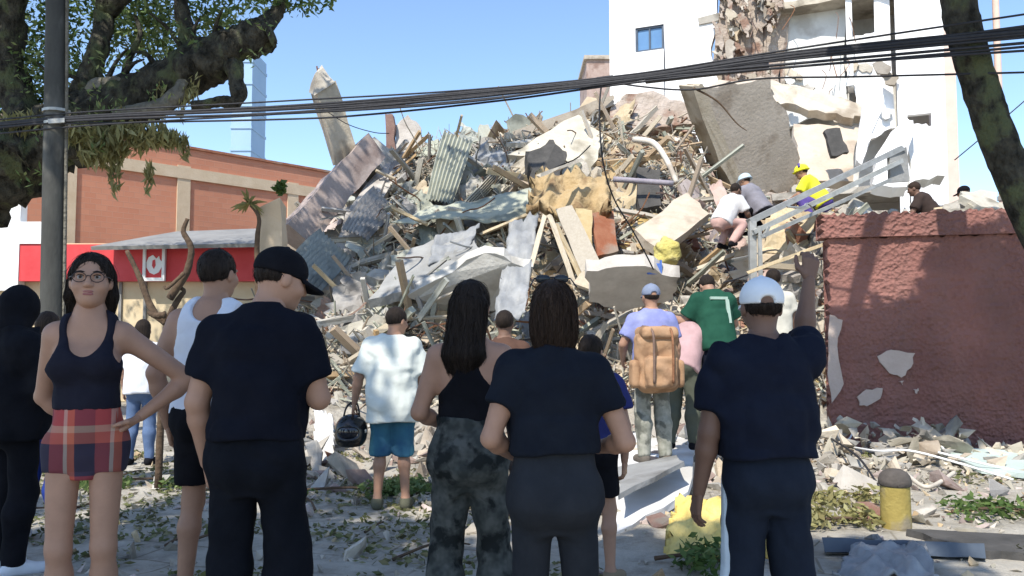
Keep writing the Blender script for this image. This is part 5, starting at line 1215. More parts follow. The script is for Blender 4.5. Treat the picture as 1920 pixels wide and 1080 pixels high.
def person(label, px, Y, H, heading, sex='m', z=None, h=.012, hands=(), body=None, skinm=None, hair=None, hairkind='short', wear=(), wide=1.0, girth=1.0, joints=None, yaw=0, pitch=0, roll=0, group=None, seed=0, bare_feet=True, hh=None, hipw=.86):
    """one figure: an empty at the feet, a continuous body mesh and clothes as its children"""
    p0 = P(px, 630, Y); x0 = p0.x; z = gz(x0, Y) if z is None else z
    root = empty('person', (x0, Y, z), heading); tag(root, label, 'person', group)
    B_ = Body(H, sex, wide, joints, yaw, pitch, roll, girth, hipw); J = np.array(list(B_.J.values())); k = B_.k
    lo = J.min(0) - np.array([.18, .30, .16]) * k; hi = J.max(0) + np.array([.18, .26, .16]) * k; lo[2] = min(B_.J['anL'][2], B_.J['anR'][2]) - .09 * k
    V, Fq = net(lambda Q: B_.bodyf(Q), lo, hi, h); parts_ = [(relax(V, Fq, 1), Fq)]
    hh_ = hh or max(.006, h * .55)
    hv, hf_ = net(B_.headf, B_.hc - .19 * k, B_.hc + .16 * k, hh_); parts_.append((relax(hv, hf_, 1, .4), hf_))
    for (S_, nrm, thumb, curl) in hands:
        w = B_.J['wr' + S_]; d = w - B_.J['el' + S_]; d /= np.linalg.norm(d)
        if isinstance(curl, tuple): curl, dd = curl; d = np.array(dd, float); d /= np.linalg.norm(d)
        nrm = np.array(nrm, float); nrm = nrm - d * (nrm @ d); nrm /= np.linalg.norm(nrm); t = np.cross(d, nrm); 
        if t @ np.array(thumb, float) < 0: t = -t
        fn, a, b = hand_field(w, d, nrm, t, k, curl); v2, f2 = net(fn, a, b, max(.0045, h * .4)); parts_.append((relax(v2, f2, 1, .3), f2))
    for S_ in 'LR':
        if S_ not in [q[0] for q in hands]:   # hand out of sight or tiny: still palm and fingers
            w = B_.J['wr' + S_]; d = w - B_.J['el' + S_]; d /= np.linalg.norm(d); nrm = np.array([1.0 if S_ == 'L' else -1.0, .2, 0]); nrm -= d * (nrm @ d); nrm /= np.linalg.norm(nrm); t = np.cross(d, nrm)
            if t[1] < 0: t = -t
            fn, a, b = hand_field(w, d, nrm, t, k, .45); v2, f2 = net(fn, a, b, max(.006, h * .5)); parts_.append((v2, f2))
    n = 0; Vs, Fs = [], []
    for v2, f2 in parts_: Vs.append(v2); Fs.append(np.asarray(f2) + n); n += len(v2)
    link('body', np_mesh('body', np.concatenate(Vs), np.concatenate(Fs)), skinm or SK_M, root)
    wr1 = make_noise(seed + 1000, .20); wr2 = make_noise(seed + 2000, .075); wr3 = make_noise(seed + 3000, .26, 3)
    def wrinkle(Q, amp):
        q = Q * np.array([1, 1, .75]); return .9 * amp * (.8 * wr1(q) + 1.3 * (.42 - 1.5 * np.abs(wr3(q + .03 * wr1(Q)[:, None]))) + .45 * wr2(q))
    for it in wear: garment(root, B_, it, h, wrinkle, lo, hi)
    if hair: hair_mesh(root, B_, hair, hairkind, seed, max(.006, h * .6), any(w_[0] in ('cap', 'helmet') for w_ in wear))
    return root, B_
def emit(root, name, field, lo, hi, h, mat, it=1):
    V, Fq = net(field, lo, hi, h)
    if len(V) == 0: return None
    return link(name, np_mesh(name, relax(V, Fq, it, .45), Fq), mat, root)
def garment(root, B_, it, h, wrinkle, lo, hi):
    kind, mat = it[0], it[1]; o = it[2] if len(it) > 2 else {}; k = B_.k; J = B_.J
    if kind == 'tee':
        ease, hem, slv, amp = o.get('ease', .018), o.get('hem', -.10), o.get('sleeve', .62), o.get('amp', .006)
        hang = o.get('hang', (.165 * B_.wide, .135 * B_.girth))
        def f(Q):
            t = B_.torso(Q, ease, ease * 1.1, hang, hem - .3, .54, o.get('flare', .02))
            t = smin(t, B_.trap(Q, ease * .8 * k), .05 * k)
            for S_ in 'LR':
                sh, el, wr = J['sh' + S_], J['el' + S_], J['wr' + S_]; d = (el - sh)
                a = rcone(Q, sh, el, (.052 + ease * .7) * k, (.052 + ease * 1.5) * k)
                if slv > 1:
                    a = smin(a, rcone(Q, el, wr, (.05 + ease) * k, (.038 + ease) * k), .03 * k); cut = ((Q - wr) @ (wr - el)) / np.linalg.norm(wr - el)
                    t = smin(t, smax(a, cut, .01), .05 * k)
                else:
                    c = sh + d * slv; cut = ((Q - c) @ d) / np.linalg.norm(d); t = smin(t, smax(a, cut, .008), .055 * k)
            p = B_.tl(Q); t = t + wrinkle(Q, amp)
            t = smax(t, (hem - p[:, 2] + .01 * np.sin(p[:, 0] * 14 + 1)) * k, .008)
            nr_ = o.get('neck', .068); nk = np.sqrt(p[:, 0] ** 2 + (p[:, 1] - .01) ** 2) - nr_
            return smax(t, -np.maximum(nk, .455 - p[:, 2]) * k, .006)
        emit(root, o.get('name', 'shirt'), f, lo, hi, h, mat)
    elif kind == 'tank':
        hem, amp, e = o.get('hem', -.02), o.get('amp', .004), o.get('ease', .010); style = o.get('style', 'scoop')
        def f(Q):
            t = smin(B_.torso(Q, e, e, o.get('hang'), -.5, .54, o.get('flare', .01)), B_.butt(Q, e), .05 * k)
            if B_.sex == 'f':
                for x in (-.07, .07): t = smin(t, ell(Q, J['pelvis'] + B_.Rt @ np.array([x, .092, .32]) * k, ((.06 + e) * k, (.05 + e) * k, (.058 + e) * k)), .05 * k)
            for S_ in 'LR': t = smin(t, rcone(Q, J['sh' + S_] * .55 + J['neck'] * .45, J['sh' + S_] * .7 + J['neck'] * .3, (.05 + e) * k, (.048 + e) * k), .06 * k)
            p = B_.tl(Q); t = t + wrinkle(Q, amp); ax = np.abs(p[:, 0])
            if style == 'racer':
                arm = np.maximum(.045 + .11 * np.clip((.40 - p[:, 2]) / .16, 0, 1) ** 2 * 1.0 - ax, .24 - p[:, 2])
                t = smax(t, -np.maximum(-(arm), 0) * 0 + np.where(p[:, 2] > .24, ax - (.042 + .13 * np.clip((.42 - p[:, 2]) / .18, 0, 1) ** 1.6), -1) * k, .006)
            else:
                lim = o.get('strap', .115) + .09 * np.clip((.38 - p[:, 2]) / .14, 0, 1) ** 1.5
                t = smax(t, np.where(p[:, 2] > .22, ax - lim, -1) * k, .006)
            sc = ell(p, (0, .12, .50), (o.get('scoop', .085), .16, o.get('deep', .145))); t = smax(t, -sc * k, .006)
            sb = ell(p, (0, -.10, .52), (.075, .10, .085)); t = smax(t, -sb * k, .006)
            return smax(t, (hem - p[:, 2]) * k, .006)
        emit(root, 'tank_top', f, lo, hi, min(h, .010), mat)
    elif kind == 'pants':
        e, ec, top, amp, end = o.get('e', .012), o.get('ec', .018), o.get('top', .06), o.get('amp', .006), o.get('end', 'ankle'); th = o.get('thick', 1.0)
        def f(Q):
            t = smin(B_.torso(Q, e, e, None, -.172, .3), B_.butt(Q, e), .05 * k)
            p = B_.tl(Q); t = smax(t, (p[:, 2] - top) * k, .006)
            lg = None
            for S_ in 'LR':
                L_ = B_.leg(Q, S_, e * k, ec * k, th); hp, kn, an = J['hip' + S_], J['kn' + S_], J['an' + S_]
                if o.get('flare'): L_ = smin(L_, rcone(Q, kn, an, .06 * k, (.06 + o['flare']) * k), .03 * k)
                if end == 'ankle': cut = ((Q - an) @ (an - kn)) / np.linalg.norm(an - kn) - .02 * k
                else:
                    c = hp + (kn - hp) * end; cut = ((Q - c) @ (kn - hp)) / np.linalg.norm(kn - hp)
                L_ = smax(L_, cut, .006); lg = L_ if lg is None else np.minimum(lg, L_)
            return smin(t, lg, o.get('k', .045) * k) + wrinkle(Q, amp)
        emit(root, o.get('name', 'trousers'), f, lo, hi, h, mat)
    elif kind == 'shoes':
        for S_ in 'LR':
            an = J['an' + S_]; emit(root, 'shoe', lambda Q: smax(B_.foot(Q, S_, .012 * k), Q[:, 2] - an[2] - .01, .006), an - np.array([.10, .13, .12]) * k, an + np.array([.12, .24, .06]) * k, min(h, .011), mat)
    elif kind == 'cap':
        fw = o.get('dir', 0.0); Rm = np.array(Matrix.Rotation(fw, 3, 'Z'))
        def f(Q):
            p = B_.hl(Q) @ Rm
            c = ell(p, (0, -.012, .035), (.090, .110, .095)); c = smax(c, .012 - p[:, 2] + .10 * p[:, 1] * 0, .008)
            hole = ell(p, (0, -.125, .022), (.032, .04, .024)) if o.get('strap') else None
            if hole is not None: c = smax(c, -hole, .006)
            r_ = np.sqrt((p[:, 0] / .074) ** 2 + ((p[:, 1] - .085) / .10) ** 2) - 1
            vz = np.abs(p[:, 2] - (.022 - .25 * np.clip(p[:, 1] - .08, 0, 1) - 3.5 * p[:, 0] ** 2)) - .007
            v_ = smax(np.maximum(r_ * .074, .06 - p[:, 1]), vz, .004)
            b_ = ell(p, (0, -.012, .131), (.010, .010, .006))
            return smin(smin(c, v_, .01), b_, .004) * k
        emit(root, 'cap', f, B_.hc - .24 * k, B_.hc + .24 * k, max(.0055, h * .5), mat)
    elif kind == 'hood':
        def f(Q):
            p = B_.hl(Q); c = ell(p, (0, -.02, .015), (.105, .125, .135)); c = smin(c, ell(p, (0, -.06, -.12), (.10, .09, .08)), .05)
            return smax(c, -ell(p, (0, .12, -.01), (.085, .10, .11)), .012) * k + wrinkle(Q, .006)
        emit(root, 'hood', f, B_.hc - .26 * k, B_.hc + .2 * k, h, mat)
    elif kind == 'helmet':
        def f(Q):
            p = B_.hl(Q); c = ell(p, (0, -.01, .045), (.10, .125, .10)); c = smax(c, .02 - p[:, 2], .01)
            br = smax(ell(p, (0, .0, .025), (.125, .155, .04)), np.abs(p[:, 2] - .024) - .008, .005); return smin(c, br, .012) * k
        emit(root, 'helmet', f, B_.hc - .22 * k, B_.hc + .22 * k, max(.007, h * .5), mat)
def hair_mesh(root, B_, mat, kind, seed, h, under=False):
    k = B_.k; nz = make_noise(seed + 50, .05); nz2 = make_noise(seed + 51, .02)
    def strands(p): return .0035 * nz(p * np.array([1.6, 1.6, .25])) + .002 * nz2(p * np.array([1.5, 1.5, .2]))
    def f(Q):
        p = B_.hl(Q)
        c = ell(p, (0, -.018, .030), (.085, .104, .100))
        face = np.maximum(ell(p, (0, .115, -.025), (.080 if kind != 'short' else .10, .085, .105)), -1)
        if kind == 'short':
            c = smax(c, -.045 - p[:, 2] + .30 * (p[:, 1] + .09) * (p[:, 1] > -.09), .012)
            c = smax(c, -ell(p, (0, .12, -.03), (.11, .075, .11)), .012)
            for x in (-1, 1): c = smax(c, -ell(p, (x * .085, .0, -.015), (.016, .028, .036)), .006)
            if under: c = smax(c, p[:, 2] - .018, .006) + .004
            return (c + strands(p)) * k
        c = smax(c, -face, .015)
        if kind == 'bob':       # loose, down to the shoulders
            b = ell(p, (0, -.05, -.055), (.095, .075, .145)); b = smax(b, p[:, 1] - .015, .02); b = smax(b, -.175 - p[:, 2] + .02 * np.sin(p[:, 0] * 60), .012)
            c = smin(c, b, .03)
        elif kind == 'long':    # long hair falling down the back
            for a in range(5):
                x = (a - 2) * .022; c = smin(c, rcone(p, (x, -.075, .0), (x * 1.2 - .015, -.105, -.22), .045, .042), .03)
                c = smin(c, rcone(p, (x * 1.2 - .015, -.105, -.22), (x * .7 - .03, -.085, -.36), .042, .022), .03)
        elif kind == 'behind':  # centre-parted, tucked behind the ears, resting on the shoulders
            for x in (-1, 1):
                c = smin(c, rcone(p, (x * .068, -.03, .03), (x * .078, -.03, -.06), .024, .024), .02)
                c = smin(c, rcone(p, (x * .078, -.03, -.06), (x * .072, -.045, -.15), .024, .018), .02)
            c = smin(c, ell(p, (0, -.06, -.05), (.085, .055, .10)), .03)
            c = smax(c, -ell(p, (0, .115, -.015), (.066, .09, .105)), .012)
        return (c + strands(p)) * k
    V, Fq = net(f, B_.hc - np.array([.2, .26, .52]) * k, B_.hc + .2 * k, h)
    if len(V) == 0: return
    V = relax(V, Fq, 1, .45)
    if h < .0075:      # single strands laid over the mass, some of them loose
        r = np.random.RandomState(seed); n = 1100 if kind != 'short' else 700; p = V[r.choice(len(V), n)].copy(); steps = 9 if kind != 'short' else 3; st_ = (.024 if kind != 'short' else .010) * k
        off = r.uniform(.000, .004, n) + (r.uniform(0, 1, n) > .93) * r.uniform(.0, .010, n); path = [p.copy()]; e = .003
        sw = r.normal(size=(n, 3)) * .25; crownc = B_.hc + B_.Rh @ (np.array([0, -.05, .13]) * k)
        for i in range(steps):
            g = np.stack([f(p + np.eye(3)[a] * e) - f(p - np.eye(3)[a] * e) for a in range(3)], 1); g /= np.linalg.norm(g, axis=1)[:, None] + 1e-9
            d = np.array([0, 0, -1.0]) + sw + (p - crownc) * (3.0 if kind == 'short' else 1.5); d -= g * (d * g).sum(1)[:, None]; d /= np.linalg.norm(d, axis=1)[:, None] + 1e-9
            p = p + d * st_; p = p - g * (f(p) - off)[:, None] * .8; path.append(p.copy())
        path = np.stack(path, 1); wdt = r.normal(size=(n, 1, 3)); wdt = wdt / np.linalg.norm(wdt, axis=2, keepdims=True) * .0011
        tp = np.linspace(1, .25, steps + 1)[None, :, None]; Lf, Rg = path - wdt * tp, path + wdt * tp; n0 = len(V); m_ = steps + 1
        SV = np.concatenate([Lf.reshape(-1, 3), Rg.reshape(-1, 3)]); a = (np.arange(n)[:, None] * m_ + np.arange(steps)[None]).ravel() + n0; b = a + n * m_
        V = np.concatenate([V, SV]); Fq = np.concatenate([Fq, np.stack([a, a + 1, b + 1, b], 1)])
    link('hair', np_mesh('hair', V, Fq), mat, root)

NAVY = cloth('navy_cotton', (.006, .008, .017), (.010, .013, .024)); BLACK = cloth('black_cotton', (.005, .005, .007), (.009, .009, .012)); CHAR = cloth('charcoal_jersey', (.018, .020, .024), (.027, .029, .034))
CAMO = cloth("grey_camouflage", (.040, .046, .044), (.095, .10, .093), scale=16, c3=(.016, .019, .019), s3=11, detail=2)
# ------------------------------------------------------------------ the onlookers, front row from left to right
NB = .010   # surface resolution, near figures
# woman facing the camera, hand on hip
PLAID = None
def plaid():
    m, t, b = _mat('plaid_cloth'); N, L = t.nodes, t.links; tc = N.new('ShaderNodeTexCoord'); sp = N.new('ShaderNodeSeparateXYZ'); L.new(tc.outputs['Object'], sp.inputs[0])
    def ramp(sock, sc, off, cols):
        a = N.new('ShaderNodeMath'); a.operation = 'MULTIPLY_ADD'; a.inputs[1].default_value = sc; a.inputs[2].default_value = off; L.new(sock, a.inputs[0])
        fr_ = N.new('ShaderNodeMath'); fr_.operation = 'FRACT'; L.new(a.outputs[0], fr_.inputs[0]); r = N.new('ShaderNodeValToRGB'); r.color_ramp.interpolation = 'CONSTANT'
        e = r.color_ramp.elements; e[0].position = 0; e[0].color = c4(cols[0][1]); e[1].position = cols[1][0]; e[1].color = c4(cols[1][1])
        for p_, c_ in cols[2:]: x = e.new(p_); x.color = c4(c_)
        L.new(fr_.outputs[0], r.inputs[0]); return r.outputs[0]
    h_ = ramp(sp.outputs['Z'], 3.6, .2, [(0, (.015, .014, .03)), (.40, (.42, .10, .06)), (.56, (.50, .30, .20)), (.66, (.40, .05, .05)), (.93, (.04, .03, .06))])
    v_ = ramp(sp.outputs['X'], 6.0, .3, [(0, (.03, .02, .04)), (.44, (.48, .12, .06)), (.60, (.50, .38, .30)), (.68, (.30, .05, .05))])
    mx = N.new('ShaderNodeMix'); mx.data_type = 'RGBA'; mx.inputs[0].default_value = .5; L.new(h_, mx.inputs[6]); L.new(v_, mx.inputs[7]); L.new(mx.outputs[2], b.inputs['Base Color']); b.inputs['Roughness'].default_value = .9
    return m
MT['plaid'] = plaid()
TANKF = cloth('slate_ribbed_cotton', (.012, .012, .020), (.018, .018, .028))
w2, Bw = person('woman in dark tank top, plaid shorts and glasses facing the camera, hand on hip', 168, 3.30, 1.665, R(196), 'f', h=NB, wide=.86, girth=.9, hipw=.76, skinm=SK_F, hair=HAIR, hairkind='behind', seed=2, yaw=R(5), pitch=R(4), hh=.0055,
    joints=dict(elL=(-.40, -.06, 1.19), wrL=(-.205, -.01, 1.03), elR=(.20, -.13, 1.12), wrR=(.07, -.17, .98), knL=(-.085, .03, .49), knR=(.09, .02, .49), anL=(-.08, -.02, .085), anR=(.09, -.03, .085), hipL=(-.082, 0, .925), hipR=(.082, 0, .925)),
    hands=(('L', (.9, .2, -.2), (0, 1, 0), (.35, (.75, .25, -.6))), ('R', (0, -1, 0), (0, 0, 1), .4)),
    wear=(('tank', TANKF, dict(hem=.12, scoop=.085, deep=.155, strap=.108, amp=.006, flare=.05)), ('pants', 'plaid', dict(e=.014, ec=.016, top=.145, end=.27, amp=.007, thick=1.0, k=.02, name='shorts'))))
def face_bits(root, B_):
    k = B_.k
    def hp(x, y, z): return Vector(B_.hc + B_.Rh @ (np.array([x, y, z]) * k))
    MT['eye_white'] = MT.get('eye_white') or mk('eye_white', (.40, .36, .34), None, 5, .3, 0); MT['iris'] = MT.get('iris') or mk('iris', (.03, .018, .012), None, 5, .2, 0)
    MT['lips'] = MT.get('lips') or mk('lips', (.34, .13, .115), None, 12, .5, .1, 80); MT['spectacle'] = MT.get('spectacle') or mk('spectacle_frame', (.03, .02, .02), None, 5, .35, 0)
    for x in (-.032, .032):
        v, f = blob((0, 0, 0), .0125 * k, .0115 * k, .0105 * k, 0, 1, 16, 10); e = link('eye', mesh('eye', [q + hp(x, .076, .007) for q in v], f, True), 'eye_white', root)
        v, f = blob((0, 0, 0), .006 * k, .004 * k, .006 * k, 0, 1, 12, 8); link('iris', mesh('iris', [q + hp(x, .0865, .007) for q in v], f, True), 'iris', e)
        v, f = tube([hp(x - .019, .088, .026), hp(x, .095, .031), hp(x + .019, .088, .026)], .003 * k, 5, 8); link('eyebrow', mesh('eyebrow', v, f, True), HAIR, root)
        v, f = tube([hp(x - .014, .089, .012), hp(x, .093, .0165), hp(x + .014, .089, .012)], .0018 * k, 5, 8); link('eyelid', mesh('eyelid', v, f, True), HAIR, root)
    lip = []
    for z, ry in ((-.0555, .0055), (-.066, .0065)):
        v, f = blob((0, 0, 0), .021 * k, .007 * k, ry * k, 0, 1, 16, 8); lip.append(([q + hp(0, .0895, z) for q in v], f))
    link('lips', mesh('lips', *join(lip), True), 'lips', root)
    gl = []
    for x in (-.034, .034):
        ring = [hp(x + .026 * math.cos(a), .103 - abs(math.cos(a)) * .002, .004 + .021 * math.sin(a)) for a in [2 * math.pi * i / 16 for i in range(17)]]; gl.append(tube(ring, .0019 * k, 5, 32, cap=False))
        gl.append(tube([hp(x * 1.76, .10, .008), hp(x * 2.3, .05, .008), hp(x * 2.35, -.01, .004)], .0018 * k, 5, 8))
    gl.append(tube([hp(-.008, .104, .008), hp(0, .107, .011), hp(.008, .104, .008)], .0018 * k, 5, 6)); link('glasses', mesh('glasses', *join(gl), True), 'spectacle', root)
face_bits(w2, Bw)
# person in black hoodie at the left edge
SHOE_W = cloth('white_trainer', (.62, .62, .63), (.70, .70, .71), bump=.1)
person('person in black hoodie and black trousers cut off by the left edge, white shoes', 34, 4.85, 1.70, R(-35), 'm', h=.013, skinm=SK_T, hair=HAIR, hairkind='short', seed=3, wide=1.2, girth=1.15, yaw=R(20),
    joints=dict(elR=(.27, .06, 1.14), wrR=(.10, .24, 1.08), elL=(-.27, .06, 1.14), wrL=(-.08, .26, 1.10)), hands=(('R', (-.3, -1, 0), (0, 0, 1), .8),),
    wear=(('tee', BLACK, dict(ease=.04, hem=-.12, sleeve=2, amp=.014, hang=(.20, .165), name='hoodie')), ('hood', BLACK), ('pants', BLACK, dict(e=.02, ec=.03, amp=.009)), ('shoes', SHOE_W)))
BLUE = cloth('bright_blue_cotton', (.025, .05, .24), (.035, .07, .30))
person('person in bright blue trousers standing behind the black hoodie', 88, 5.7, 1.60, R(10), 'm', h=.015, skinm=SK_T, hair=HAIR_B, hairkind='short', seed=4,
    wear=(('tee', cloth('dull_grey_cotton', (.16, .14, .13)), dict(amp=.007)), ('pants', BLUE, dict(e=.025, ec=.03, amp=.008)), ('shoes', SHOE_W)))
WHITE = cloth('white_cotton', (.60, .61, .66), (.68, .69, .73)); OFFW = cloth('off_white_cotton', (.58, .60, .54), (.66, .68, .62)); DENIM = cloth('blue_denim', (.07, .11, .20), (.11, .16, .27), bscale=120)
# man in white tank
person('man in white tank top and black shorts seen from behind, wristband', 402, 4.10, 1.80, R(-6), 'm', z=.05, h=.012, skinm=SK_M, hair=HAIR, hairkind='short', seed=5, wide=1.02, yaw=R(-12), 
    joints=dict(elL=(-.275, -.05, 1.13), wrL=(-.235, .02, .86), elR=(.26, .0, 1.13), wrR=(.2, .2, 1.0), anL=(-.11, -.03, .085)), hands=(('L', (1, .2, 0), (0, 1, 0), .6),),
    wear=(('tank', WHITE, dict(hem=-.02, ease=.016, strap=.135, scoop=.08, deep=.10, amp=.006, hang=(.165, .12), flare=.05)), ('pants', BLACK, dict(e=.03, ec=.02, top=.03, end=.80, amp=.008, thick=1.08, name='shorts'))))
# far woman in white shirt and jeans
person('distant person in white shirt and jeans seen past the bent elbow', 268, 9.0, 1.62, R(5), 'f', h=.018, skinm=SK_T, hair=HAIR, hairkind='bob', seed=6,
    wear=(('tee', WHITE, dict(ease=.03, sleeve=.8, amp=.008)), ('pants', DENIM, dict(e=.015, ec=.02)), ('shoes', BLACK)))
# man in black, cap, looking at his phone
bm_, Bb = person('broad man in black t-shirt and black cap looking down to his right', 487, 3.14, 1.765, R(0), 'm', h=NB, skinm=SK_F, hair=HAIR, hairkind='short', seed=7, wide=.91, girth=1.04, yaw=R(-52), pitch=R(-16),
    joints=dict(elL=(-.226, -.03, 1.12), wrL=(-.215, .06, .875), elR=(.226, .03, 1.13), wrR=(.16, .26, 1.13), neck=(.01, .015, 1.465), knL=(-.105, .02, .5), knR=(.115, .02, .5)),
    hands=(('L', (1, .2, 0), (0, 1, 0), .65), ('R', (-.2, -.2, 1), (-1, 0, .2), .7)),
    wear=(('tee', cloth('black_navy_jersey', (.004, .005, .010), (.007, .008, .014)), dict(ease=.02, hem=.03, sleeve=.68, amp=.011, hang=(.152, .15))), ('pants', cloth('black_sweat_cloth', (.004, .005, .008), (.007, .008, .012)), dict(e=.022, ec=.04, top=.08, amp=.011, flare=.015)), ('cap', BLACK)))
ph = empty('mobile_phone', tuple(Vector((bm_.location.x, bm_.location.y, bm_.location.z)) + Vector(Bb.J['wrR']) + Vector((-.06, .10, .03)))); tag(ph, 'black mobile phone held by the man in the black cap', 'phone')
MT['phone_black'] = mk('phone_black', (.01, .01, .012), None, 5, .25, 0); MT['phone_screen'] = mk('phone_screen', (.02, .025, .03), None, 5, .08, 0)
Mx = Matrix.Rotation(R(-50), 3, 'X'); link('case', mesh('case', *box_vf((0, 0, 0), .075, .150, .009, Mx)), 'phone_black', ph); link('screen', mesh('screen', *box_vf(Mx @ Vector((0, 0, .0056)), .068, .142, .002, Mx)), 'phone_screen', ph)
# man in pale tee with a helmet
TEAL = cloth('teal_blue_shorts', (.03, .085, .16), (.05, .16, .21), scale=3, c3=(.10, .28, .30), s3=2.5)
hm, Bh = person('man in oversized pale t-shirt and teal shorts with a helmet in his left hand', 737, 6.7, 1.67, R(4), 'm', h=.013, skinm=SK_M, hair=HAIR, hairkind='short', seed=8, wide=1.05, yaw=R(-40), pitch=R(-8),
    joints=dict(elL=(-.29, -.03, 1.13), wrL=(-.33, .02, .90), elR=(.25, -.02, 1.12), wrR=(.25, .08, .90)), hands=(('L', (1, 0, 0), (0, 1, 0), 1.0),),
    wear=(('tee', OFFW, dict(ease=.03, hem=-.20, sleeve=.9, amp=.014, hang=(.19, .165))), ('pants', TEAL, dict(e=.04, ec=.02, top=.02, end=1.1, amp=.01, thick=1.12, name='shorts')), ('shoes', cloth('dull_olive_shoe', (.10, .10, .07)))))
MT['helmet_black'] = mk('helmet_black', (.008, .008, .010), None, 5, .22, 0, spec=.5); MT['visor'] = mk('visor_dark', (.015, .015, .02), None, 5, .08, 0, spec=.6)
hw = Vector(hm.location) + Matrix.Rotation(R(4), 3, 'Z') @ Vector(Bh.J['wrL'])
hl_ = empty('motorcycle_helmet', hw + Vector((-.02, -.02, -.35))); tag(hl_, 'glossy black motorcycle helmet hanging from the hand of the man in teal shorts', 'helmet')
def helm(Q):
    c = ell(Q, (0, 0, .13), (.135, .16, .135)); c = smin(c, ell(Q, (0, -.03, .06), (.115, .13, .075)), .05); return smax(smax(c, -ell(Q, (0, -.16, .125), (.10, .06, .045)), .012), -ell(Q, (0, .0, .0), (.09, .11, .05)), .01)
emit(hl_, 'shell', helm, (-.2, -.22, -.05), (.2, .22, .3), .010, 'helmet_black')
emit(hl_, 'visor', lambda Q: smax(ell(Q, (0, 0, .128), (.131, .156, .128)), np.maximum(np.abs(Q[:, 2] - .125) - .048, Q[:, 1] + .06), .004), (-.2, -.22, -.05), (.2, .22, .3), .009, 'visor')
for x in (-.128, .128): link('hinge', mesh('hinge', *blob((x, -.05, .13), .012, .016, .016, 0, 1, 12, 8), True), 'steel', hl_)
link('chin_strap', mesh('chin_strap', *tube([(-.09, -.02, .05), (-.05, 0, .3), (.02, .02, .36), (.06, 0, .3), (.09, -.02, .05)], .008, 6, 16), True), 'phone_black', hl_)
# ponytailed woman in camouflage
person('woman with long dark hair, black racerback top and grey camouflage trousers', 882, 3.58, 1.675, R(-3), 'f', h=NB, skinm=SK_F, hair=HAIR, hairkind='long', seed=9, wide=1.0, yaw=R(-6),
    joints=dict(elL=(-.235, -.02, 1.13), wrL=(-.13, .20, 1.04), elR=(.235, -.01, 1.12), wrR=(.12, .21, 1.06), knL=(-.11, .02, .5), knR=(.11, .02, .5), anL=(-.12, -.03, .085), anR=(.13, -.03, .085)),
    hands=(('L', (.6, 0, .6), (0, .3, 1), .7), ('R', (-.6, 0, .6), (0, .3, 1), .7)),
    wear=(('tank', BLACK, dict(style='racer', hem=.13, amp=.004, ease=.010, deep=.10)), ('pants', CAMO, dict(e=.014, ec=.028, top=.16, amp=.009, thick=1.04))))
# head glimpsed between the two women
person('person in brown shirt, head just visible between the two women at centre', 946, 6.9, 1.64, R(-8), 'm', h=.016, skinm=SK_D, hair=HAIR, hairkind='short', seed=10, wear=(('tee', cloth('brown_cotton', (.10, .055, .04)), dict(amp=.007)), ('pants', BLACK, dict()), ('shoes', BLACK)))
# woman in dark tee and leggings
dw, Bd = person('woman with shoulder-length brown hair in dark t-shirt and charcoal leggings', 1038, 2.94, 1.635, R(0), 'f', h=NB, skinm=SK_F, hair=HAIR_B, hairkind='bob', seed=11, wide=1.07, girth=1.12, yaw=R(2),
    joints=dict(elL=(-.245, -.035, 1.13), wrL=(-.15, .18, 1.03), elR=(.275, -.02, 1.115), wrR=(.17, .20, 1.06), knL=(-.095, .02, .5), knR=(.105, .02, .5)),
    hands=(('L', (.6, 0, .6), (0, .3, 1), .7), ('R', (-.6, 0, .6), (0, .3, 1), .7)),
    wear=(('tee', cloth('ink_cotton', (.007, .009, .015), (.011, .014, .021)), dict(ease=.016, hem=.125, sleeve=.52, amp=.009, hang=(.155, .125), flare=.03)), ('pants', CHAR, dict(e=.008, ec=.008, top=.15, amp=.003, thick=1.06))))
sgf = empty('sunglasses', Vector(dw.location) + Vector(Bd.hc + Bd.Rh @ np.array([0, .03, .128]) * Bd.k)); tag(sgf, 'dark sunglasses pushed up on top of the brown-haired woman', 'sunglasses')
for x in (-.034, .034): link('lens', mesh('lens', *blob((x, .0, .004), .028, .012, .016, 0, 1, 14, 8), True), 'phone_screen', sgf)
link('frame', mesh('frame', *join([tube([(-.068, 0, .006), (0, .004, .010), (.068, 0, .006)], .003, 5, 8), tube([(-.068, 0, .006), (-.085, -.07, -.03)], .0028, 5, 4), tube([(.068, 0, .006), (.085, -.07, -.03)], .0028, 5, 4)]), True), 'phone_black', sgf)
# teenager in dark shorts behind her
person('teenager in blue top and dark shorts half hidden behind the woman in leggings', 1107, 4.80, 1.44, R(-25), 'm', h=.012, skinm=SK_M, hair=HAIR, hairkind='short', seed=12, joints=dict(anR=(.16, -.06, .085), knR=(.125, .03, .5), elR=(.26, -.02, 1.10), wrR=(.24, .03, .84)),
    hands=(('R', (-1, 0, 0), (0, 1, 0), .5),), wear=(('tee', cloth('dull_blue_cotton', (.03, .035, .13)), dict(ease=.03, hem=-.05)), ('pants', BLACK, dict(e=.03, ec=.02, end=.78, thick=1.08, name='shorts')), ('shoes', cloth('tan_shoe', (.26, .20, .13)))))
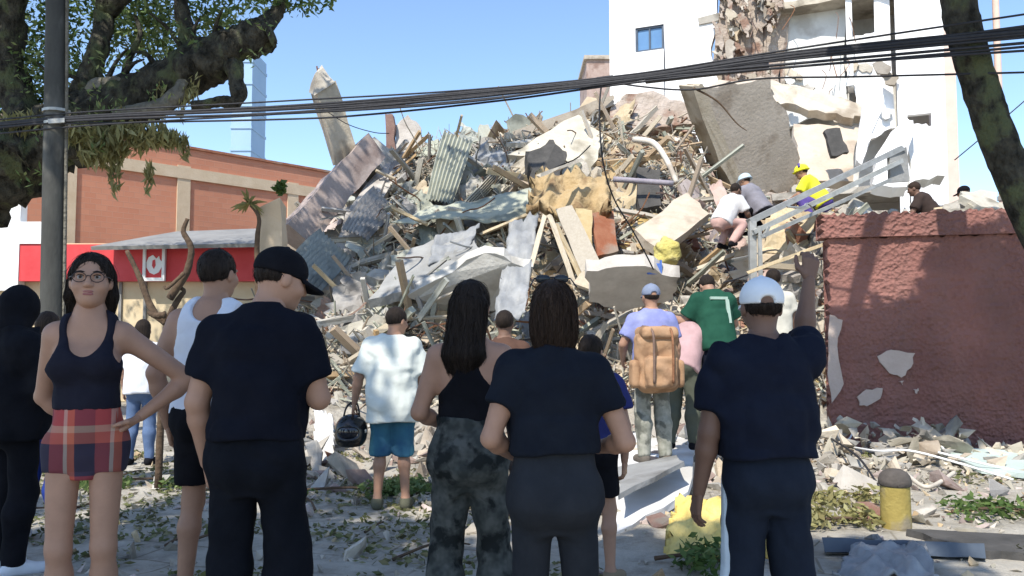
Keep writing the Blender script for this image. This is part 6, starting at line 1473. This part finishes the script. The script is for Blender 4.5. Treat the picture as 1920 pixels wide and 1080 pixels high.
# man in white cap, arm raised
STRIPE = cloth('pale_stripe', (.50, .58, .64))
wc, Bc = person('man in pale baseball cap, navy t-shirt and navy trousers raising his right arm', 1430, 3.18, 1.655, R(0), 'm', h=NB, skinm=SK_D, hair=HAIR, hairkind='short', seed=13, wide=1.0, girth=1.0, yaw=R(-3),
    joints=dict(elL=(-.235, -.02, 1.10), wrL=(-.27, .03, .845), shR=(.185, .0, 1.425), elR=(.245, .20, 1.50), wrR=(.275, .20, 1.75), knL=(-.10, .02, .5), knR=(.115, .02, .5), anL=(-.13, -.03, .085), anR=(.14, -.03, .085)),
    hands=(('L', (1, .2, 0), (0, 1, 0), .4), ('R', (0, 1, 0), (-1, 0, 0), .75)),
    wear=(('tee', NAVY, dict(ease=.024, hem=.06, sleeve=.72, amp=.012, hang=(.18, .145))), ('pants', cloth('navy_track_cloth', (.010, .014, .024), (.015, .020, .032)), dict(e=.018, ec=.035, top=.10, amp=.008, flare=.015)), ('cap', cloth('pale_grey_canvas', (.66, .68, .70), (.74, .76, .78)), dict(strap=True))))
kq = Bc.k
def strp(Q):
    f = None
    L_ = smin(Bc.leg(Q, 'L', .018 * kq, .035 * kq), rcone(Q, Bc.J['knL'], Bc.J['anL'], .06 * kq, .075 * kq), .03 * kq)
    side = np.abs(Q[:, 1] - .0) - .022; return np.maximum(np.maximum(np.maximum(L_ - .009, side), Q[:, 0] + .115), np.maximum(Q[:, 2] - .88, .15 - Q[:, 2]))
emit(wc, 'side_stripe', strp, (-.32, -.12, .1), (-.06, .12, .95), .009, STRIPE)
# ------------------------------------------------------------------ people further off, at and on the rubble
BPK = cloth('orange_tan_nylon', (.34, .20, .11), (.42, .26, .155), bump=.6, bscale=40, c3=(.24, .14, .08), s3=5)
LAV = cloth('lavender_blue_cotton', (.20, .22, .44), (.27, .29, .52)); FCAMO = cloth('pale_field_camouflage', (.22, .22, .18), (.34, .33, .28), scale=14, c3=(.12, .12, .10), s3=9, detail=2)
bp_, B5 = person('person in lavender shirt, grey cap and pale camouflage trousers wearing a tan backpack', 1222, 7.75, 1.72, R(8), 'm', z=.19, h=.014, skinm=SK_M, hair=HAIR, hairkind='short', seed=14, joints=dict(anL=(-.10, -.05, .085), elL=(-.28, .03, 1.15), wrL=(-.24, .2, 1.0)),
    wear=(('tee', LAV, dict(ease=.025, sleeve=.7)), ('pants', FCAMO, dict(e=.02, ec=.03)), ('shoes', cloth('dusty_boot', (.14, .12, .10))), ('cap', cloth('blue_grey_cap', (.16, .19, .27), (.22, .25, .33)), dict(strap=True))))
bk = empty('backpack', Vector(bp_.location) + Matrix.Rotation(R(8), 3, 'Z') @ Vector((-.04, -.25, .68))); bk.rotation_euler = (0, 0, R(8)); tag(bk, 'bulky orange-tan backpack on the person in lavender', 'backpack')
def rbox(Q, c, b, r):
    d = np.abs(Q - np.array(c)) - np.array(b) + r; return np.linalg.norm(np.maximum(d, 0), axis=1) + np.minimum(d.max(1), 0) - r
bn = make_noise(9, .13)
emit(bk, 'main_bag', lambda Q: rbox(Q, (0, 0, .30), (.20, .12, .29), .09) + .02 * bn(Q), (-.3, -.25, -.05), (.3, .2, .7), .014, BPK)
emit(bk, 'front_pocket', lambda Q: rbox(Q, (0, -.13, .20), (.15, .07, .15), .05) + .016 * bn(Q), (-.25, -.3, -.0), (.25, .0, .45), .012, BPK)
for x in (-.21, .21): emit(bk, 'side_pocket', lambda Q: rbox(Q, (x, -.01, .18), (.045, .08, .13), .04), (x - .08, -.15, 0), (x + .08, .13, .4), .012, BPK)
emit(bk, 'lid', lambda Q: rbox(Q, (0, -.02, .56), (.18, .14, .06), .05) + .01 * bn(Q), (-.3, -.25, .4), (.3, .2, .7), .013, BPK)
for x in (-.09, .09): link('strap', mesh('strap', *tube([(x, -.215, .10), (x, -.22, .35), (x, -.17, .58), (x * 1.1, .1, .62)], .012, 6, 14), True), 'rust', bk)
person('bent person in dusty pink shirt and dark olive trousers beside the backpack wearer', 1280, 8.5, 1.62, R(-30), 'm', z=.22, h=.016, skinm=SK_M, hair=HAIR_B, hairkind='short', seed=15, pitch=R(-25), joints=dict(neck=(0, .26, 1.36), shL=(-.18, .23, 1.29), shR=(.18, .23, 1.29), elL=(-.24, .28, 1.0), elR=(.24, .28, 1.0), wrL=(-.2, .45, .9), wrR=(.2, .45, .9), anL=(-.12, -.15, .085)),
    wear=(('tee', cloth('dusty_pink_cotton', (.46, .30, .30)), dict(ease=.025)), ('pants', cloth('dark_olive_cloth', (.09, .095, .07)), dict(e=.02, ec=.03)), ('shoes', BLACK)))
GREEN = cloth('dark_green_jersey', (.012, .055, .035), (.018, .075, .047))
gj, B6 = person('person in dark green sports jersey with a pale panel on the back', 1345, 8.6, 1.74, R(12), 'm', z=.42, h=.014, skinm=SK_T, hair=HAIR, hairkind='short', seed=16, pitch=R(-38), joints=dict(neck=(0, .12, 1.44), shL=(-.19, .08, 1.38), shR=(.19, .08, 1.38), elL=(-.30, .18, 1.14), wrL=(-.38, .32, 1.20), elR=(.28, .15, 1.12), wrR=(.25, .35, 1.05)),
    wear=(('tee', GREEN, dict(ease=.03, sleeve=.75, hem=-.12)), ('pants', NAVY, dict(e=.025, ec=.03)), ('shoes', BLACK)))
pn = Vector(B6.J['pelvis']) ; Rt6 = Matrix([list(r_) for r_ in B6.Rt])
v, f = [], []
for part_ in (((-.10, .10), (.40, .43)), ((.07, .11), (.14, .40)), ((-.04, .07), (.14, .17))):
    (a0, a1), (b0, b1) = part_; v2, f2 = box_vf(((a0 + a1) / 2, -.150, (b0 + b1) / 2), a1 - a0, .025, b1 - b0); n = len(v); v += [pn + Rt6 @ q for q in v2]; f += [tuple(i + n for i in q) for q in f2]
link('jersey_panel', mesh('jersey_panel', v, f), cloth('pale_green_print', (.32, .42, .36)), gj)
person('dark-haired person in cream shirt just above the pale baseball cap', 1452, 9.2, 1.68, R(6), 'm', z=.50, h=.017, skinm=SK_D, hair=HAIR, hairkind='short', seed=17, wear=(('tee', cloth('cream_cotton', (.58, .55, .47)), dict(ease=.035)), ('pants', DENIM, dict()), ('shoes', BLACK)))
YEL = cloth('yellow_vest', (.62, .60, .03), (.70, .68, .06)); PURP = cloth('purple_shell', (.10, .07, .26))
SQ = dict(pelvis=(0, -.05, .45), neck=(0, .22, .88), shL=(-.18, .19, .82), shR=(.18, .19, .82), elL=(-.24, .30, .58), elR=(.24, .30, .58), wrL=(-.12, .50, .50), wrR=(.12, .50, .50), hipL=(-.09, -.05, .43), hipR=(.09, -.05, .43), knL=(-.16, .30, .50), knR=(.16, .30, .42), anL=(-.14, .05, .085), anR=(.15, .02, .085))
def squat(label, px, py, Y, heading, shirt, trs, sk=SK_M, hat=None, seed=20, hairm=HAIR, pitch=-15):
    zf = P(px, py, Y).z - .22 - .3 * (px > 1700); w_ = [('tee', shirt, dict(ease=.03, sleeve=.8, hem=-.06)), ('pants', trs, dict(e=.02, ec=.03)), ('shoes', BLACK)]
    if hat: w_.append(hat)
    return person(label, px, Y, 1.72, heading, 'm', z=zf, h=.018, skinm=sk, hair=hairm, hairkind='short', seed=seed, pitch=R(pitch), joints=SQ, wear=tuple(w_))
yr, B7 = squat('rescuer in yellow helmet and yellow vest crouching behind the stair rail', 1542, 404, 13.6, R(60), YEL, PURP, hat=('helmet', YEL), seed=20)
link('helmet_stripe', mesh('helmet_stripe', *tube([Vector(B7.hc + B7.Rh @ np.array(q) * B7.k) for q in ((-.095, .0, .075), (-.06, 0, .125), (0, 0, .15), (.06, 0, .125), (.095, 0, .075))], .022, 8, 16), True), PURP, yr)
squat('dark-haired rescuer sitting on the rubble above the red wall', 1757, 404, 13.4, R(60), cloth('dark_brown_cotton', (.05, .035, .03)), BLACK, SK_D, None, 21, HAIR_B)
squat('crouching person in white shirt and pink trousers left of the stair rail', 1362, 440, 13.4, R(-60), cloth('bright_white_cotton', (.68, .66, .66)), cloth('pink_cloth', (.56, .36, .32)), SK_D, None, 22)
squat('crouching person with pale blue hard hat behind the stair post', 1428, 418, 13.8, R(40), cloth('mid_grey_cotton', (.24, .23, .26)), BLACK, SK_M, ('helmet', cloth('pale_blue_shell', (.46, .56, .62))), 23)
squat('distant stooping person with dark cap at the far right of the rubble', 1850, 408, 14.2, R(60), cloth('sand_cotton', (.50, .46, .38)), DENIM, SK_M, ('cap', BLACK), 24)
